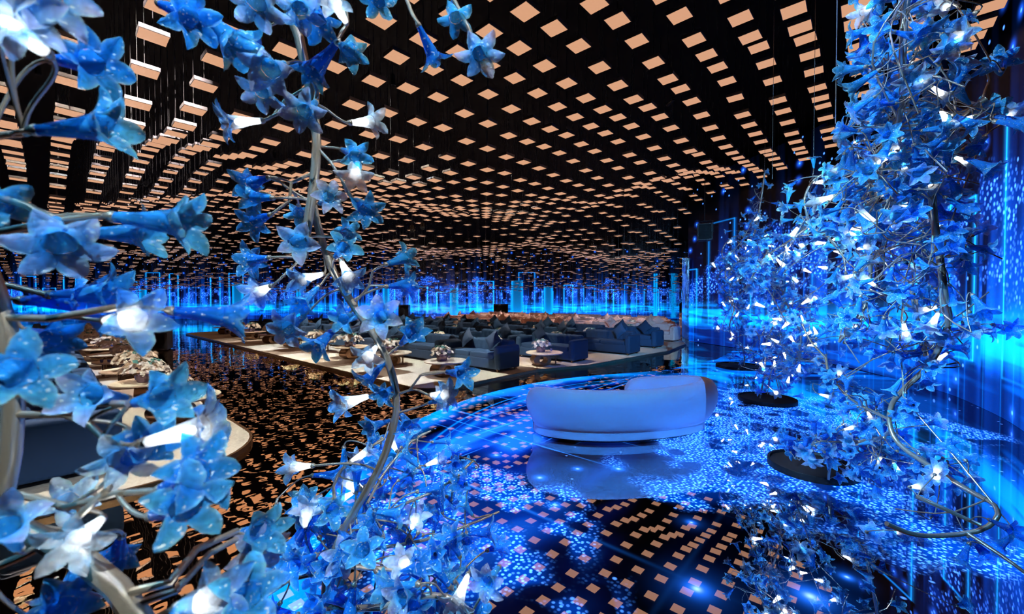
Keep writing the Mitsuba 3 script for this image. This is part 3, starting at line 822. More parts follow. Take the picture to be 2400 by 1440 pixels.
# ------------------------------------------------------------------ the white curved sofa on the stage
LINE = spline([(.40, 6.12), (.47, 5.93), (.74, 5.77), (1.18, 5.68), (1.7, 5.71), (2.2, 5.84), (2.62, 6.02), (2.86, 6.24), (2.78, 6.46), (2.45, 6.52), (2.05, 6.47), (1.80, 6.42)], n=60)
tn = np.gradient(LINE, axis=0)
tn /= np.linalg.norm(tn, axis=1, keepdims=True)
nrm = np.c_[tn[:, 1], -tn[:, 0]]                    # outwards, towards the viewer
ang = np.linspace(0, 2 * np.pi, 25)[:-1]
vs = []
for i in range(len(LINE)):
    e = min(i, len(LINE) - 1 - i) / 7.0
    k = math.sqrt(max(0, 1 - (1 - min(e, 1)) ** 2)) * .97 + .03
    prof = []
    for t in ang:
        n, z = math.cos(t), math.sin(t)
        n = math.copysign(abs(n) ** .62, n) * .14
        z = math.copysign(abs(z) ** .72, z) * .31
        q01 = min(max((z + .31) / .62, 0), 1)
        lean = .12 * math.sin(math.pi * q01 * .8) - .02 + .04 * q01
        prof.append((n * k + lean * (.5 + .5 * k), .445 + z * (.25 + .75 * k) + .05 * math.exp(-((i - 38) / 8.0) ** 2) * q01))
    for n, z in prof:
        vs.append([*(LINE[i] + nrm[i] * n), z])
S_ = len(ang)
i, j = np.meshgrid(np.arange(len(LINE) - 1), np.arange(S_), indexing='ij')
q = np.stack([i * S_ + j, (i + 1) * S_ + j, (i + 1) * S_ + (j + 1) % S_, i * S_ + (j + 1) % S_], -1).reshape(-1, 4)
ends = [[0, k2, k2 + 1] for k2 in range(1, S_ - 1)] + [[(len(LINE) - 1) * S_, (len(LINE) - 1) * S_ + k2 + 1, (len(LINE) - 1) * S_ + k2] for k2 in range(1, S_ - 1)]
bm = trimesh.Trimesh(np.array(vs), np.vstack([q[:, [0, 1, 2]], q[:, [0, 2, 3]], ends]), process=False)
put('curved_sofa__backrest', ply(bm, 'boucle_white', smooth=60))
foot = Polygon(LINE).buffer(0).buffer(.12)
inner = foot.buffer(-.10)


def slab(poly, z0, z1, r=.04):
    ring = [poly.buffer(-r), poly.buffer(-r * .3), poly, poly, poly.buffer(-r * .3), poly.buffer(-r)]
    zs = [z0, z0 + r * .3, z0 + r, z1 - r, z1 - r * .3, z1]
    def res(pl):
        c = np.array(pl.exterior.coords)
        L = LineString(c)
        st = L.project(__import__('shapely').geometry.Point(LINE[20][0], LINE[20][1] - 3))
        return np.array([L.interpolate((st + t * L.length) % L.length).coords[0] for t in np.linspace(0, 1, 80, endpoint=False)])
    R_ = [res(orient(p)) for p in ring]
    v = np.vstack([np.c_[r2, np.full(80, z)] for r2, z in zip(R_, zs)] + [[*R_[0].mean(0), z0], [*R_[-1].mean(0), z1]])
    i, j = np.meshgrid(np.arange(5), np.arange(80), indexing='ij')
    q = np.stack([i * 80 + j, i * 80 + (j + 1) % 80, (i + 1) * 80 + (j + 1) % 80, (i + 1) * 80 + j], -1).reshape(-1, 4)
    k = np.arange(80)
    return trimesh.Trimesh(v, np.vstack([q[:, [0, 1, 2]], q[:, [0, 2, 3]], np.stack([k * 0 + 481, 400 + k, 400 + (k + 1) % 80], 1), np.stack([k * 0 + 480, (k + 1) % 80, k], 1)]), process=False)


put('curved_sofa__seat', ply(slab(foot.buffer(-.02), .15, .44, .05), 'boucle_white', smooth=50))
put('curved_sofa__plinth', ply(slab(foot.buffer(-.035), .045, .19, .02), 'boucle_white', smooth=50))
put('curved_sofa__toe_kick', ply(slab(inner, .012, .05, .005), 'bronze_dark', smooth=50))
tag('curved_sofa', 'large white rounded crescent sofa seen from behind on the glowing stage', 'sofa')
# ------------------------------------------------------------------ glass flower trees
DEEP, MID, CYAN, PALE, CLEAR = np.array([.015, .26, .88]), np.array([.04, .42, .94]), np.array([.12, .62, .96]), np.array([.72, .68, .92]), np.array([.90, .94, .99])


def flower_mesh(npet, kind, seed, rows=7, cols=5):
    r = np.random.default_rng(seed)
    L, r0, r1, PL = .095, .0085, .0225, .054
    o0, o1 = {'open': (30, 108), 'half': (18, 78), 'bell': (12, 62)}[kind[0]]
    tip = {'deep': MID, 'cyan': CYAN, 'pale': PALE, 'clear': CLEAR, 'lit': DEEP * .5 + MID * .5, 'litpale': CLEAR}[kind[1]]
    tub = {'deep': DEEP, 'cyan': MID, 'pale': MID * .6 + CYAN * .4, 'clear': CYAN * .5 + CLEAR * .5, 'lit': CLEAR, 'litpale': CLEAR}[kind[1]]
    sides = npet * 4
    vs, cs, fs = [], [], []
    ts = np.array([0, .03, .10, .25, .45, .65, .85, 1.0])
    ph = np.arange(sides) * 2 * np.pi / sides
    for t in ts:
        rad = (r0 * min(1, (t / .10) ** .5 if t < .1 else 1) + (r1 - r0) * t ** 1.5)
        rad = max(rad, .001)
        rib = 1 + .05 * np.cos(ph * npet) * t
        vs.append(np.stack([rad * rib * np.cos(ph), rad * rib * np.sin(ph), np.full(sides, L * t)], 1))
        cs.append(np.tile(tub * (1 - .25 * t) + (tub if kind[1][:3] == 'lit' else MID) * .25 * t, (sides, 1)))
    nt = len(ts)
    i, j = np.meshgrid(np.arange(nt - 1), np.arange(sides), indexing='ij')
    q = np.stack([i * sides + j, i * sides + (j + 1) % sides, (i + 1) * sides + (j + 1) % sides, (i + 1) * sides + j], -1).reshape(-1, 4)
    fs.append(q)
    off = nt * sides
    base_c = cs[-1][0]
    for k in range(npet):
        th = (k + .5) * 2 * np.pi / npet
        ps, wv_ = PL * r.uniform(.88, 1.12), r.uniform(.9, 1.1)
        b0, b1 = o0 + r.normal(0, 5), o1 + r.normal(0, 14)
        tw = r.normal(0, .18)
        c = np.array([r1, L])
        er, et = np.array([math.cos(th), math.sin(th), 0]), np.array([-math.sin(th), math.cos(th), 0])
        pr = None
        for li in range(rows):
            l = li / (rows - 1)
            f = math.radians(b0 + (b1 - b0) * l ** .8)
            if li:
                c = c + np.array([math.sin(f), math.cos(f)]) * ps / (rows - 1)
            w = .0198 * wv_ * (math.sin(math.pi * (.26 + .74 * l)) ** .85 if l < .999 else 0.02)
            if li == 0:
                w = r1 * math.tan(math.pi / npet)
            nv = np.array([-math.cos(f), math.sin(f)])
            for ai in range(cols):
                a = -1 + 2 * ai / (cols - 1)
                cup = .30 * w * a * a - .0022 * (1 - abs(a)) * math.sin(math.pi * l)
                rr, zz = c[0] + nv[0] * cup, c[1] + nv[1] * cup
                vs.append((er * rr + et * (a * w) + np.array([0, 0, zz + tw * a * w * l]))[None])
                s = l ** (.30 if kind[1] == 'lit' else .9)
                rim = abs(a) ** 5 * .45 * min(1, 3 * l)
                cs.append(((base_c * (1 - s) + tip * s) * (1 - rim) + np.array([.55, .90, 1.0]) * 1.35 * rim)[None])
        i, j = np.meshgrid(np.arange(rows - 1), np.arange(cols - 1), indexing='ij')
        fs.append(np.stack([off + i * cols + j, off + i * cols + j + 1, off + (i + 1) * cols + j + 1, off + (i + 1) * cols + j], -1).reshape(-1, 4))
        off += rows * cols
    v = np.vstack(vs)
    v = v + (np.stack([meshkit.noise(v * 140 + 5 * k, seed + k) for k in range(3)], -1) - .5) * .0032
    cs = [np.vstack(cs) * (.40 + 1.1 * meshkit.fbm(v * 120 + 3, 2, seed))[:, None]]
    q = np.vstack(fs)
    return (v, np.vstack([q[:, [0, 1, 2]], q[:, [0, 2, 3]]])), np.clip(np.vstack(cs), 0, 1)


KINDS = [(6, ('open', 'pale')), (5, ('half', 'deep')), (6, ('half', 'cyan')), (5, ('open', 'cyan')), (6, ('bell', 'deep')), (5, ('half', 'pale')), (6, ('open', 'deep')), (5, ('open', 'clear')), (5, ('half', 'lit')), (6, ('open', 'lit')), (5, ('half', 'litpale'))]
BLOOM, BLOOM_LO = [], []
for k, (n, kd) in enumerate(KINDS):
    m, c = flower_mesh(n, kd, 100 + k, 12, 7)
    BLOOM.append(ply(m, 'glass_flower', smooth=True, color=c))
    m, c = flower_mesh(n, kd, 100 + k, 5, 3)
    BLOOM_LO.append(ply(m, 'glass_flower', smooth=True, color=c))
IDX = {'pale': (0, 5), 'deep': (1, 4, 6), 'cyan': (2, 3), 'clear': (7,), 'lit': (8, 9), 'litpale': (10,), 'any': (0, 1, 2, 3, 4, 5, 6, 1, 2, 3, 4, 6)}
lamp_m = lathe([(0, .010), (.006, .012), (.0084, .02), (.0115, .05), (.0150, .075), (.0150, .090), (.008, .102), (0, .104)], 8)
lamp_big = lathe([(0, .010), (.006, .012), (.0084, .02), (.0105, .05), (.0115, .068), (.007, .080), (0, .083)], 10)
for lm in (lamp_m, lamp_big):
    if lm.face_normals[len(lm.faces) // 2] @ np.r_[lm.triangles_center[len(lm.faces) // 2][:2], 0] < 0:
        lm.faces = lm.faces[:, ::-1]
LAMP = ply(lamp_m, 'screen_black', emitter=glow(15, 16, 16.5, W_LAMP))
LAMP_NEAR = ply(lamp_big, 'screen_black', emitter=glow(5.0, 5.4, 5.6, .4))
cap_ply = ply(lathe([(0, -.006), (.0065, -.006), (.0098, .002), (.0100, .008), (.0075, .010)], 8), 'bronze', smooth=True)


class Tree:
    def __init__(self, name, label):
        self.name = fresh(name)
        self.pts, self.n, self.cnt = [], 0, {}
        tag(self.name, label, 'glass flower tree')

    def key(self, part):
        n = self.cnt.get(part, 0)
        self.cnt[part] = n + 1
        return num(self.name + '__' + part, n)

    def stem(self, pts, r0, r1=None, part='stem', mat='bronze', step=.05, sides=9):
        c = spline(pts, step=step)
        rad = np.linspace(r0, r1 if r1 else r0, len(c))
        scene[self.key(part)] = ply(tube(c, rad, sides), mat, smooth=40)
        self.pts.append(c)
        return c

    def cloud(self):
        return np.vstack(self.pts)

    def flower(self, base, axis, size=1.0, kind='any', lit=False, near=False, twig=True, root=None, rad=.0034, roll=None):
        if lit:
            kind = 'litpale' if kind in ('clear', 'pale') else 'lit'
        axis = unit(axis)
        R = aim(axis, random.uniform(0, 6.28) if roll is None else roll)
        m = mat4(R, base, size)
        k = self.key('flower')
        put(k, (BLOOM if near else BLOOM_LO)[random.choice(IDX[kind])], m)
        if near:
            put(k + '__cap', cap_ply, m)
        if lit:
            put(k + '__lamp', LAMP_NEAR if near else LAMP, m)
            labels[k] = {'label': 'glass flower lit white from inside'}
        if twig:
            if root is None:
                pc = self.cloud()
                d = np.linalg.norm(pc - (base - axis * .07), axis=1)
                d = np.where(np.linalg.norm(pc - base, axis=1) < .035, 9, d)
                root = pc[np.argmin(d)]
            L = np.linalg.norm(base - root)
            p1 = root + unit(base - root + np.array([0, 0, .25 * L]) + np.array([random.uniform(-1, 1) for _ in range(3)]) * .35 * L) * L * .38
            p2 = base - axis * L * .36
            t = np.linspace(0, 1, 11 if near else 7)[:, None]
            c = (1 - t) ** 3 * root + 3 * t * (1 - t) ** 2 * p1 + 3 * t * t * (1 - t) * p2 + t ** 3 * (base + axis * .002)
            scene[self.key('twig')] = ply(tube(c, rad, 7 if near else 5, caps=False), 'bronze', smooth=True)
        return k

    def by_pixel(self, b, m, depth, size=1.0, kind='any', lit=False, s=1, root=None, rad=.0034):
        """b, m: where the calyx and the mouth of the flower are seen; depth of the calyx; s: +1 opens towards the viewer, -1 away."""
        B = at(*b, depth)
        size = min(size * 1.2, max(size, np.linalg.norm(at(*m, depth) - B) / .093))
        L = .095 * size
        M = at(*m, depth)
        flat = M - B
        if np.linalg.norm(flat) > .97 * L:
            flat *= .97 * L / np.linalg.norm(flat)
        e = math.sqrt(max(L * L - flat @ flat, 0))
        view = unit(EYE - B)
        self.flower(B, flat + view * e * s, size, kind, lit, True, True, root, rad)


def pts3(*a):
    return [at(x, y, d) for x, y, d in a]


# the nearest tree, at the left edge
t1 = Tree('glass_flower_tree', 'nearest, blurred glass flower tree at the left edge with large blue blossoms')
t1.stem(pts3((-60, 560, .60), (-5, 700, .60), (22, 800, .60), (33, 900, .60), (28, 1030, .60), (16, 1130, .60), (-30, 1220, .60)), .0125, .0125)
c_ = t1.stem(pts3((-40, 1200, .56), (60, 1245, .56), (165, 1298, .55), (245, 1348, .55), (330, 1450, .55), (400, 1600, .56)), .0135, .015)
t1.stem([c_[-1], c_[-1] + [.03, .02, -.35], c_[-1] + [.02, .10, -.75], [c_[-1][0], c_[-1][1] + .1, 0.01]], .015, .018)
b_ = t1.stem(pts3((-80, 330, .62), (0, 318, .60), (60, 312, .58)), .006, .005, 'branch')
b_ = t1.stem(pts3((-60, 445, .58), (0, 462, .58), (70, 485, .57), (110, 512, .57)), .0058, .005, 'branch')
b_ = t1.stem(pts3((-60, 555, .56), (10, 543, .56), (120, 520, .57), (240, 505, .58)), .0060, .0048, 'branch')
b_ = t1.stem(pts3((20, 745, .60), (90, 748, .58), (180, 742, .57), (250, 722, .57), (330, 712, .58)), .0055, .0045, 'branch')
b_ = t1.stem(pts3((-50, 650, .64), (30, 672, .64), (110, 690, .65)), .0055, .0045, 'branch')
b_ = t1.stem(pts3((30, 925, .60), (110, 925, .58), (200, 945, .57), (300, 946, .56)), .0055, .0045, 'branch')
b_ = t1.stem(pts3((40, 972, .60), (150, 972, .59), (205, 990, .58), (240, 1025, .58)), .0055, .0045, 'branch')
b_ = t1.stem(pts3((45, 1160, .58), (130, 1185, .57), (220, 1185, .56), (300, 1145, .55), (370, 1150, .54)), .0050, .0042, 'branch')
b_ = t1.stem(pts3((300, 1390, .55), (380, 1380, .55), (430, 1330, .58), (480, 1270, .64), (555, 1245, .72)), .0062, .0050, 'branch')
b_ = t1.stem(pts3((310, 1420, .55), (390, 1395, .56), (450, 1360, .6), (510, 1275, .66), (570, 1255, .73)), .0052, .0045, 'branch')
b_ = t1.stem(pts3((130, 1265, .56), (190, 1205, .55), (250, 1150, .56), (275, 1110, .58)), .0050, .0045, 'branch')
b_ = t1.stem(pts3((-40, 1340, .55), (40, 1310, .55), (90, 1285, .55)), .0055, .005, 'branch')
N1 = [((112, 128), (52, 82), .52, 1.15, 'pale', 1, 1), ((118, 140), (220, 148), .62, 1.15, 'deep', 0, .5), ((75, 306), (205, 300), .56, 1.2, 'cyan', 0, -1), ((130, 512), (140, 572), .57, 1.1, 'pale', 0, 1),
      ((188, 545), (292, 548), .60, 1.05, 'cyan', 0, -1), ((255, 508), (385, 520), .58, 1.15, 'cyan', 0, -1), ((45, 705), (160, 706), .66, 1.1, 'deep', 0, -1), ((112, 692), (220, 690), .66, 1.1, 'cyan', 0, -1), ((62, 775), (130, 800), .72, 1.1, 'deep', 0, 1),
      ((245, 752), (330, 748), .58, 1.1, 'deep', 1, 1), ((395, 728), (492, 738), .62, 1.1, 'deep', 0, -1), ((-10, 905), (50, 870), .46, 1.05, 'cyan', 0, 1), ((308, 945), (398, 930), .57, 1.05, 'cyan', 0, 1),
      ((330, 1040), (455, 1008), .55, 1.15, 'deep', 1, -1), ((262, 1120), (345, 1045), .60, 1.15, 'deep', 0, 1), ((372, 1150), (478, 1100), .54, 1.15, 'deep', 0, 1), ((352, 1210), (452, 1180), .52, 1.15, 'cyan', 0, 1), ((240, 1215), (206, 1246), .58, .95, 'clear', 1, 1),
      ((130, 1200), (165, 1170), .72, 1.0, 'clear', 0, 1), ((200, 1290), (178, 1345), .66, 1.0, 'pale', 0, 1), ((285, 1255), (272, 1310), .66, .95, 'deep', 0, -1), ((565, 1247), (618, 1245), .76, 1.12, 'cyan', 0, 1), ((572, 1256), (600, 1285), .78, 1.05, 'pale', 0, 1),
      ((412, 1425), (505, 1402), .55, 1.15, 'cyan', 1, 1), ((530, 1445), (590, 1385), .58, 1.15, 'cyan', 0, 1), ((120, 1460), (150, 1420), .60, 1.05, 'deep', 0, 1), ((0, 60), (20, 30), .5, 1.0, 'pale', 0, 1), ((60, 20), (110, -10), .52, 1.0, 'pale', 0, 1), ((-25, 475), (0, 480), .60, .9, 'cyan', 0, 1),
      ((300, 935), (250, 930), .6, .95, 'pale', 0, 1), ((45, 1290), (15, 1240), .5, .9, 'pale', 0, 1), ((300, 1010), (290, 1060), .62, 1.0, 'clear', 0, 1)]
for b, m, d, sz, kd, lit, s in N1:
    t1.by_pixel(b, m, d, sz * .68, kd, bool(lit), s, rad=.0030)

# the tree of the central stem
t2 = Tree('glass_flower_tree', 'sharp glass flower tree left of the middle with one long bending bronze stem')
t2.stem(pts3((560, -160, .92), (640, -40, .95), (692, 60, .97), (716, 160, .98), (734, 250, .99), (742, 330, 1.0), (737, 420, 1.0), (722, 520, 1.0), (711, 605, 1.0)), .0115, .0105)
c_ = t2.stem(pts3((728, 440, 1.02), (738, 500, 1.03), (756, 570, 1.03), (785, 645, 1.03), (832, 722, 1.04), (882, 792, 1.05), (912, 855, 1.06), (930, 935, 1.07), (919, 1015, 1.08), (890, 1095, 1.09), (851, 1165, 1.10), (808, 1238, 1.12), (772, 1320, 1.14)), .0092, .0105)
p0 = c_[-1]
t2.stem([p0, p0 + [-.02, .02, -.10], p0 + [-.03, .05, -.30], [p0[0] - .05, p0[1] + .15, 0.02]], .0105, .016)
t2.stem(pts3((560, -120, .86), (520, -30, .84), (440, 5, .80), (385, 5, .76)), .0055, .0045, 'branch')
t2.stem(pts3((716, 160, .98), (742, 215, .97), (735, 245, .97), (700, 235, .96)), .0038, .0034, 'branch')
t2.stem(pts3((770, -60, .96), (810, 10, .96), (812, 60, .97), (790, 95, .95)), .0045, .0038, 'branch')
t2.stem(pts3((900, -120, .98), (950, -10, .96), (965, 30, .95), (978, 52, .94)), .0050, .0042, 'branch')
t2.stem(pts3((1010, -120, .95), (1062, -5, .93), (1085, 40, .92), (1106, 84, .91)), .0050, .0042, 'branch')
t2.stem(pts3((560, -160, .92), (760, -190, .95), (900, -140, .97), (1010, -120, .95)), .0085, .006, 'branch')
t2.stem(pts3((735, 195, .99), (695, 215, .98), (668, 250, .97), (640, 275, .96), (616, 283, .96)), .0040, .0034, 'branch')
t2.stem(pts3((738, 340, 1.0), (775, 380, 1.0), (800, 420, .99), (830, 470, 1.0)), .0040, .0034, 'branch')
t2.stem(pts3((735, 405, 1.0), (690, 420, .99), (676, 450, .98), (676, 480, .98), (640, 500, .97)), .0040, .0034, 'branch')
t2.stem(pts3((722, 470, 1.0), (680, 445, .99), (655, 425, .98), (632, 418, .97)), .0034, .003, 'branch')
t2.stem(pts3((836, 705, 1.04), (862, 683, 1.03), (866, 650, 1.02), (880, 630, 1.01), (903, 620, 1.0)), .0034, .003, 'branch')
t2.stem(pts3((832, 702, 1.04), (865, 684, 1.03), (902, 672, 1.02)), .0034, .003, 'branch')
t2.stem(pts3((928, 925, 1.07), (960, 915, 1.05), (985, 880, 1.03), (1042, 872, 1.02)), .0034, .003, 'branch')
N2 = [((372, 8), (455, 45), .76, 1.1, 'deep', 0, 1), ((440, 0), (520, 75), .80, 1.15, 'cyan', 0, -1), ((625, -40), (600, 8), .80, 1.05, 'pale', 0, 1), ((606, 82), (601, 112), 1.0, .95, 'cyan', 0, -1), ((668, 150), (640, 160), .88, 1.1, 'pale', 0, 1), ((640, 190), (615, 212), .95, .95, 'pale', 0, 1),
      ((792, 98), (745, 155), .92, 1.15, 'deep', 0, -1), ((795, 100), (822, 122), .97, .9, 'cyan', 0, 1), ((812, 55), (795, 25), .95, .95, 'clear', 1, 1), ((690, -30), (705, 30), .88, .95, 'pale', 0, 1), ((730, -20), (748, 55), .92, 1.05, 'deep', 0, 1), ((890, -40), (885, 10), .95, .95, 'cyan', 0, 1),
      ((979, 55), (1004, 108), .94, .95, 'deep', 0, -1), ((1062, 0), (1070, 50), .95, .9, 'cyan', 0, 1), ((1108, 86), (1127, 132), .91, 1.0, 'pale', 0, 1), ((742, 238), (716, 258), .96, 1.0, 'pale', 0, 1), ((617, 283), (560, 286), .96, 1.0, 'deep', 1, 1), ((818, 288), (862, 286), .98, .95, 'pale', 1, -1),
      ((800, 350), (838, 366), .99, .9, 'cyan', 0, 1), ((838, 380), (832, 412), 1.0, .9, 'clear', 1, 1), ((632, 416), (582, 432), .97, 1.0, 'deep', 0, -1), ((641, 464), (588, 462), .97, .95, 'cyan', 0, -1), ((748, 478), (771, 462), 1.0, .85, 'pale', 0, 1), ((830, 472), (860, 494), 1.0, .95, 'deep', 0, 1),
      ((635, 503), (592, 522), .97, .95, 'deep', 0, -1), ((790, 555), (812, 545), 1.03, .85, 'cyan', 0, -1), ((722, 560), (704, 566), .93, 1.0, 'pale', 0, 1), ((785, 605), (806, 580), 1.0, .95, 'cyan', 0, 1), ((800, 612), (818, 652), 1.02, .95, 'deep', 1, 1), ((634, 604), (582, 612), .98, .95, 'deep', 0, -1),
      ((637, 670), (600, 688), .98, .9, 'deep', 1, -1), ((758, 642), (722, 652), 1.02, .9, 'deep', 1, 1), ((748, 672), (718, 700), 1.02, .92, 'cyan', 0, 1), ((902, 621), (944, 606), 1.0, .9, 'cyan', 0, -1), ((903, 672), (945, 668), 1.02, .9, 'deep', 0, -1), ((712, 742), (684, 762), 1.03, 1.0, 'pale', 0, 1),
      ((792, 764), (758, 798), 1.04, 1.0, 'deep', 0, 1), ((838, 745), (812, 748), 1.05, .85, 'cyan', 0, 1), ((905, 758), (893, 745), 1.03, 1.05, 'pale', 0, 1), ((938, 808), (966, 782), 1.05, 1.0, 'deep', 0, 1), ((882, 812), (866, 832), 1.05, .9, 'clear', 1, 1), ((905, 846), (868, 884), 1.06, .95, 'deep', 0, 1),
      ((868, 928), (822, 942), 1.06, 1.05, 'cyan', 1, 1), ((915, 985), (885, 996), 1.08, .8, 'deep', 0, 1), ((925, 905), (905, 920), 1.08, .75, 'deep', 0, 1), ((935, 960), (952, 990), 1.09, .8, 'deep', 0, 1), ((1045, 872), (1082, 876), 1.03, .9, 'deep', 0, 1), ((1008, 926), (1045, 926), 1.04, .85, 'cyan', 1, 1),
      ((735, 1092), (682, 1096), 1.05, .9, 'deep', 1, -1), ((1005, 945), (1035, 935), 1.06, .7, 'pale', 0, 1), ((780, 770), (800, 740), 1.1, .85, 'deep', 0, -1), ((700, 480), (700, 500), 1.05, .8, 'cyan', 0, -1)]
for b, m, d, sz, kd, lit, s in N2:
    t2.by_pixel(b, m, d, sz * .72, kd, bool(lit), s, rad=.0030)

# the low spray around its foot
t2.stem(pts3((772, 1310, 1.14), (762, 1365, 1.18), (757, 1420, 1.22)), .006, .005, 'branch')
t2.stem(pts3((760, 1320, 1.14), (900, 1336, 1.2), (970, 1330, 1.22), (1030, 1342, 1.24), (1068, 1372, 1.26), (1072, 1400, 1.27)), .0075, .007, 'branch')
t2.stem(pts3((772, 1420, 1.16), (880, 1428, 1.08), (940, 1408, 1.08), (1010, 1396, 1.08), (1070, 1410, 1.08), (1110, 1450, 1.08), (1112, 1520, 1.1)), .0085, .0085, 'branch')
t2.stem(pts3((800, 1250, 1.12), (850, 1200, 1.40), (900, 1110, 1.55), (960, 1040, 1.65), (1010, 1010, 1.7)), .006, .004, 'branch')
t2.stem(pts3((800, 1260, 1.14), (930, 1190, 1.40), (1040, 1140, 1.5), (1110, 1080, 1.6)), .006, .004, 'branch')
t2.stem(pts3((780, 1300, 1.14), (980, 1270, 1.35), (1100, 1230, 1.45), (1170, 1200, 1.5)), .006, .004, 'branch')
t2.stem(pts3((770, 1330, 1.15), (690, 1290, 1.25), (640, 1230, 1.3), (650, 1170, 1.35)), .006, .004, 'branch')
t2.stem(pts3((765, 1340, 1.15), (680, 1360, 1.15), (620, 1400, 1.1), (580, 1450, 1.1)), .006, .004, 'branch')
t2.stem(pts3((820, 1215, 1.12), (780, 1150, 1.25), (820, 1080, 1.4), (900, 1030, 1.5)), .005, .004, 'branch')
LOWPOLY = Polygon([(560, 1470), (560, 1330), (600, 1200), (690, 1130), (830, 1060), (950, 960), (1060, 1000), (1120, 1120), (1180, 1240), (1205, 1330), (1190, 1470)])
from shapely.geometry import Point
low = np.vstack(t2.pts[-9:])
nl = 0
for k in range(900):
    if nl >= 112:
        break
    root = low[random.randrange(len(low))]
    e = unit(rng.normal(0, 1, 3) * [1, 1.1, .9])
    B = root + e * random.uniform(.05, .17)
    ax = unit(e * .6 + rng.normal(0, .6, 3) + [0, -.2, 0])
    if B[1] < .95 or not LOWPOLY.contains(Point(*px(B + ax * .08))) or np.linalg.norm(B - EYE) < .95:
        continue
    t2.flower(B, ax, random.uniform(.62, .82), random.choice(['deep', 'deep', 'cyan', 'deep', 'any']), nl % 16 == 3, True, True, root, .0026)
    nl += 1
for b, m, d, lit in (((965, 1335), (945, 1318), 1.15, 1), ((1098, 1345), (1082, 1385), 1.05, 1), ((985, 1375), (955, 1392), 1.02, 0), ((715, 1235), (720, 1195), 1.15, 1), ((1170, 1330), (1150, 1355), 1.1, 0), ((965, 1240), (975, 1210), 1.3, 1)):
    t2.by_pixel(b, m, d, .74, 'clear' if lit else 'pale', bool(lit), 1)


def wild(tree, count, lits, env, dmin, dmax, blen, size, near=False, bcount=60, brad=.006, kinds=('any', 'any', 'deep', 'cyan', 'pale'), off=(.06, .22), down=.15):
    """Branches off the stems and flowers on all of them, kept inside the outline env of the crown."""
    stems = tree.cloud()
    env = Polygon(env)
    made = 0
    for k in range(bcount * 6):
        if made >= bcount:
            break
        s = stems[random.randrange(len(stems))]
        e = unit(rng.normal(0, 1, 3) * [1, .8, .75])
        L = random.uniform(*blen)
        mid = s + e * L * .5 + rng.normal(0, .12, 3) * L
        end = s + e * L + rng.normal(0, .2, 3) * L
        if end[2] < .15 or not (dmin < end[1] < dmax) or not env.contains(Point(*px(end))) or not env.contains(Point(*px(mid))):
            continue
        tree.stem([s, mid, end], brad, brad * .7, 'branch', step=.09, sides=6)
        made += 1
    allp = tree.cloud()
    made = tries = 0
    while made < count and tries < count * 30:
        tries += 1
        root = allp[random.randrange(len(allp))]
        e = unit(rng.normal(0, 1, 3))
        B = root + e * random.uniform(*off)
        ax = unit(e * .7 + rng.normal(0, .55, 3) - [0, 0, down])
        M = B + ax * .09
        if M[2] < .08 or not (dmin < B[1] < dmax) or not env.contains(Point(*px(M))):
            continue
        tree.flower(B, ax, random.uniform(*size), random.choice(kinds), random.random() < lits, near, True, root, .0030)
        made += 1


def plinth(tree, x, y, r):
    put(tree.name + '__base_plate', ply(lathe([(0, .05), (r * .93, .05), (r * .95, .075), (r, .075), (r * 1.01, .06), (r * 1.01, .0), (0, .0)], 48), 'plinth_dark', smooth=40), mat4(t=(x, y, .012)))


def wires(tree, pts):
    for x, y, d in pts:
        p = at(x, y, d)
        scene[tree.key('suspension_wire')] = ply(tube([p, [p[0], p[1], 8.0]], .003, 5, caps=False), 'steel')


# right, nearest
t3 = Tree('glass_flower_tree', 'tall glass flower tree at the right edge, its blossoms reaching the top')
t3.stem(pts3((2035, 370, 3.0), (2045, 480, 3.05), (2041, 540, 3.1), (2030, 610, 3.1), (1983, 680, 3.1)), .014, .011)
t3.stem(pts3((2038, 545, 3.1), (2040, 640, 3.2), (2033, 700, 3.2), (2010, 750, 3.2), (1966, 802, 3.3)), .014, .011)
c5 = t3.stem(pts3((2178, 330, 2.55), (2183, 440, 2.6), (2190, 520, 2.6), (2203, 610, 2.6), (2215, 700, 2.6), (2222, 760, 2.7), (2182, 850, 2.85), (2120, 912, 3.0), (2090, 950, 3.1), (2086, 1000, 3.1), (2112, 1046, 3.0), (2190, 1100, 2.75), (2270, 1150, 2.5), (2312, 1172, 2.4)), .020, .015)
t3.stem(pts3((2150, 1165, 2.5), (2195, 1185, 2.4), (2260, 1215, 2.35), (2300, 1232, 2.3)), .013, .011)
t3.stem(pts3((2078, 1228, 2.4), (2130, 1250, 2.4), (2190, 1257, 2.4), (2290, 1246, 2.35), (2336, 1216, 2.3), (2333, 1188, 2.35), (2312, 1172, 2.4)), .014, .012)
t3.stem(pts3((2270, 1252, 2.35), (2360, 1312, 2.2), (2440, 1372, 2.1)), .010, .008)
t3.stem(pts3((2134, 662, 2.9), (2140, 700, 2.9), (2150, 745, 2.9), (2163, 790, 2.92), (2176, 850, 2.9)), .013, .010)
t3.stem(pts3((2088, 1010, 3.1), (2060, 1028, 3.6), (2020, 1036, 4.2), (1957, 1037, 4.3), (1925, 1034, 4.3)), .014, .012)
pp = at(1957, 1037, 4.3)
t3.stem([pp, pp + [-.01, .03, -.12], [pp[0] - .02, pp[1] + .06, .07]], .014, .014)
t3.stem(pts3((1936, 840, 4.2), (1942, 872, 4.1), (1964, 905, 4.0), (2000, 940, 3.8), (2086, 985, 3.2)), .012, .012)
t3.stem(pts3((1936, 840, 4.2), (1900, 800, 4.4), (1880, 760, 4.5)), .010, .008)
pl = at(1950, 1140, 4.40)
plinth(t3, 3.52, 4.78, .44)
wires(t3, ((2182, 335, 2.56),))
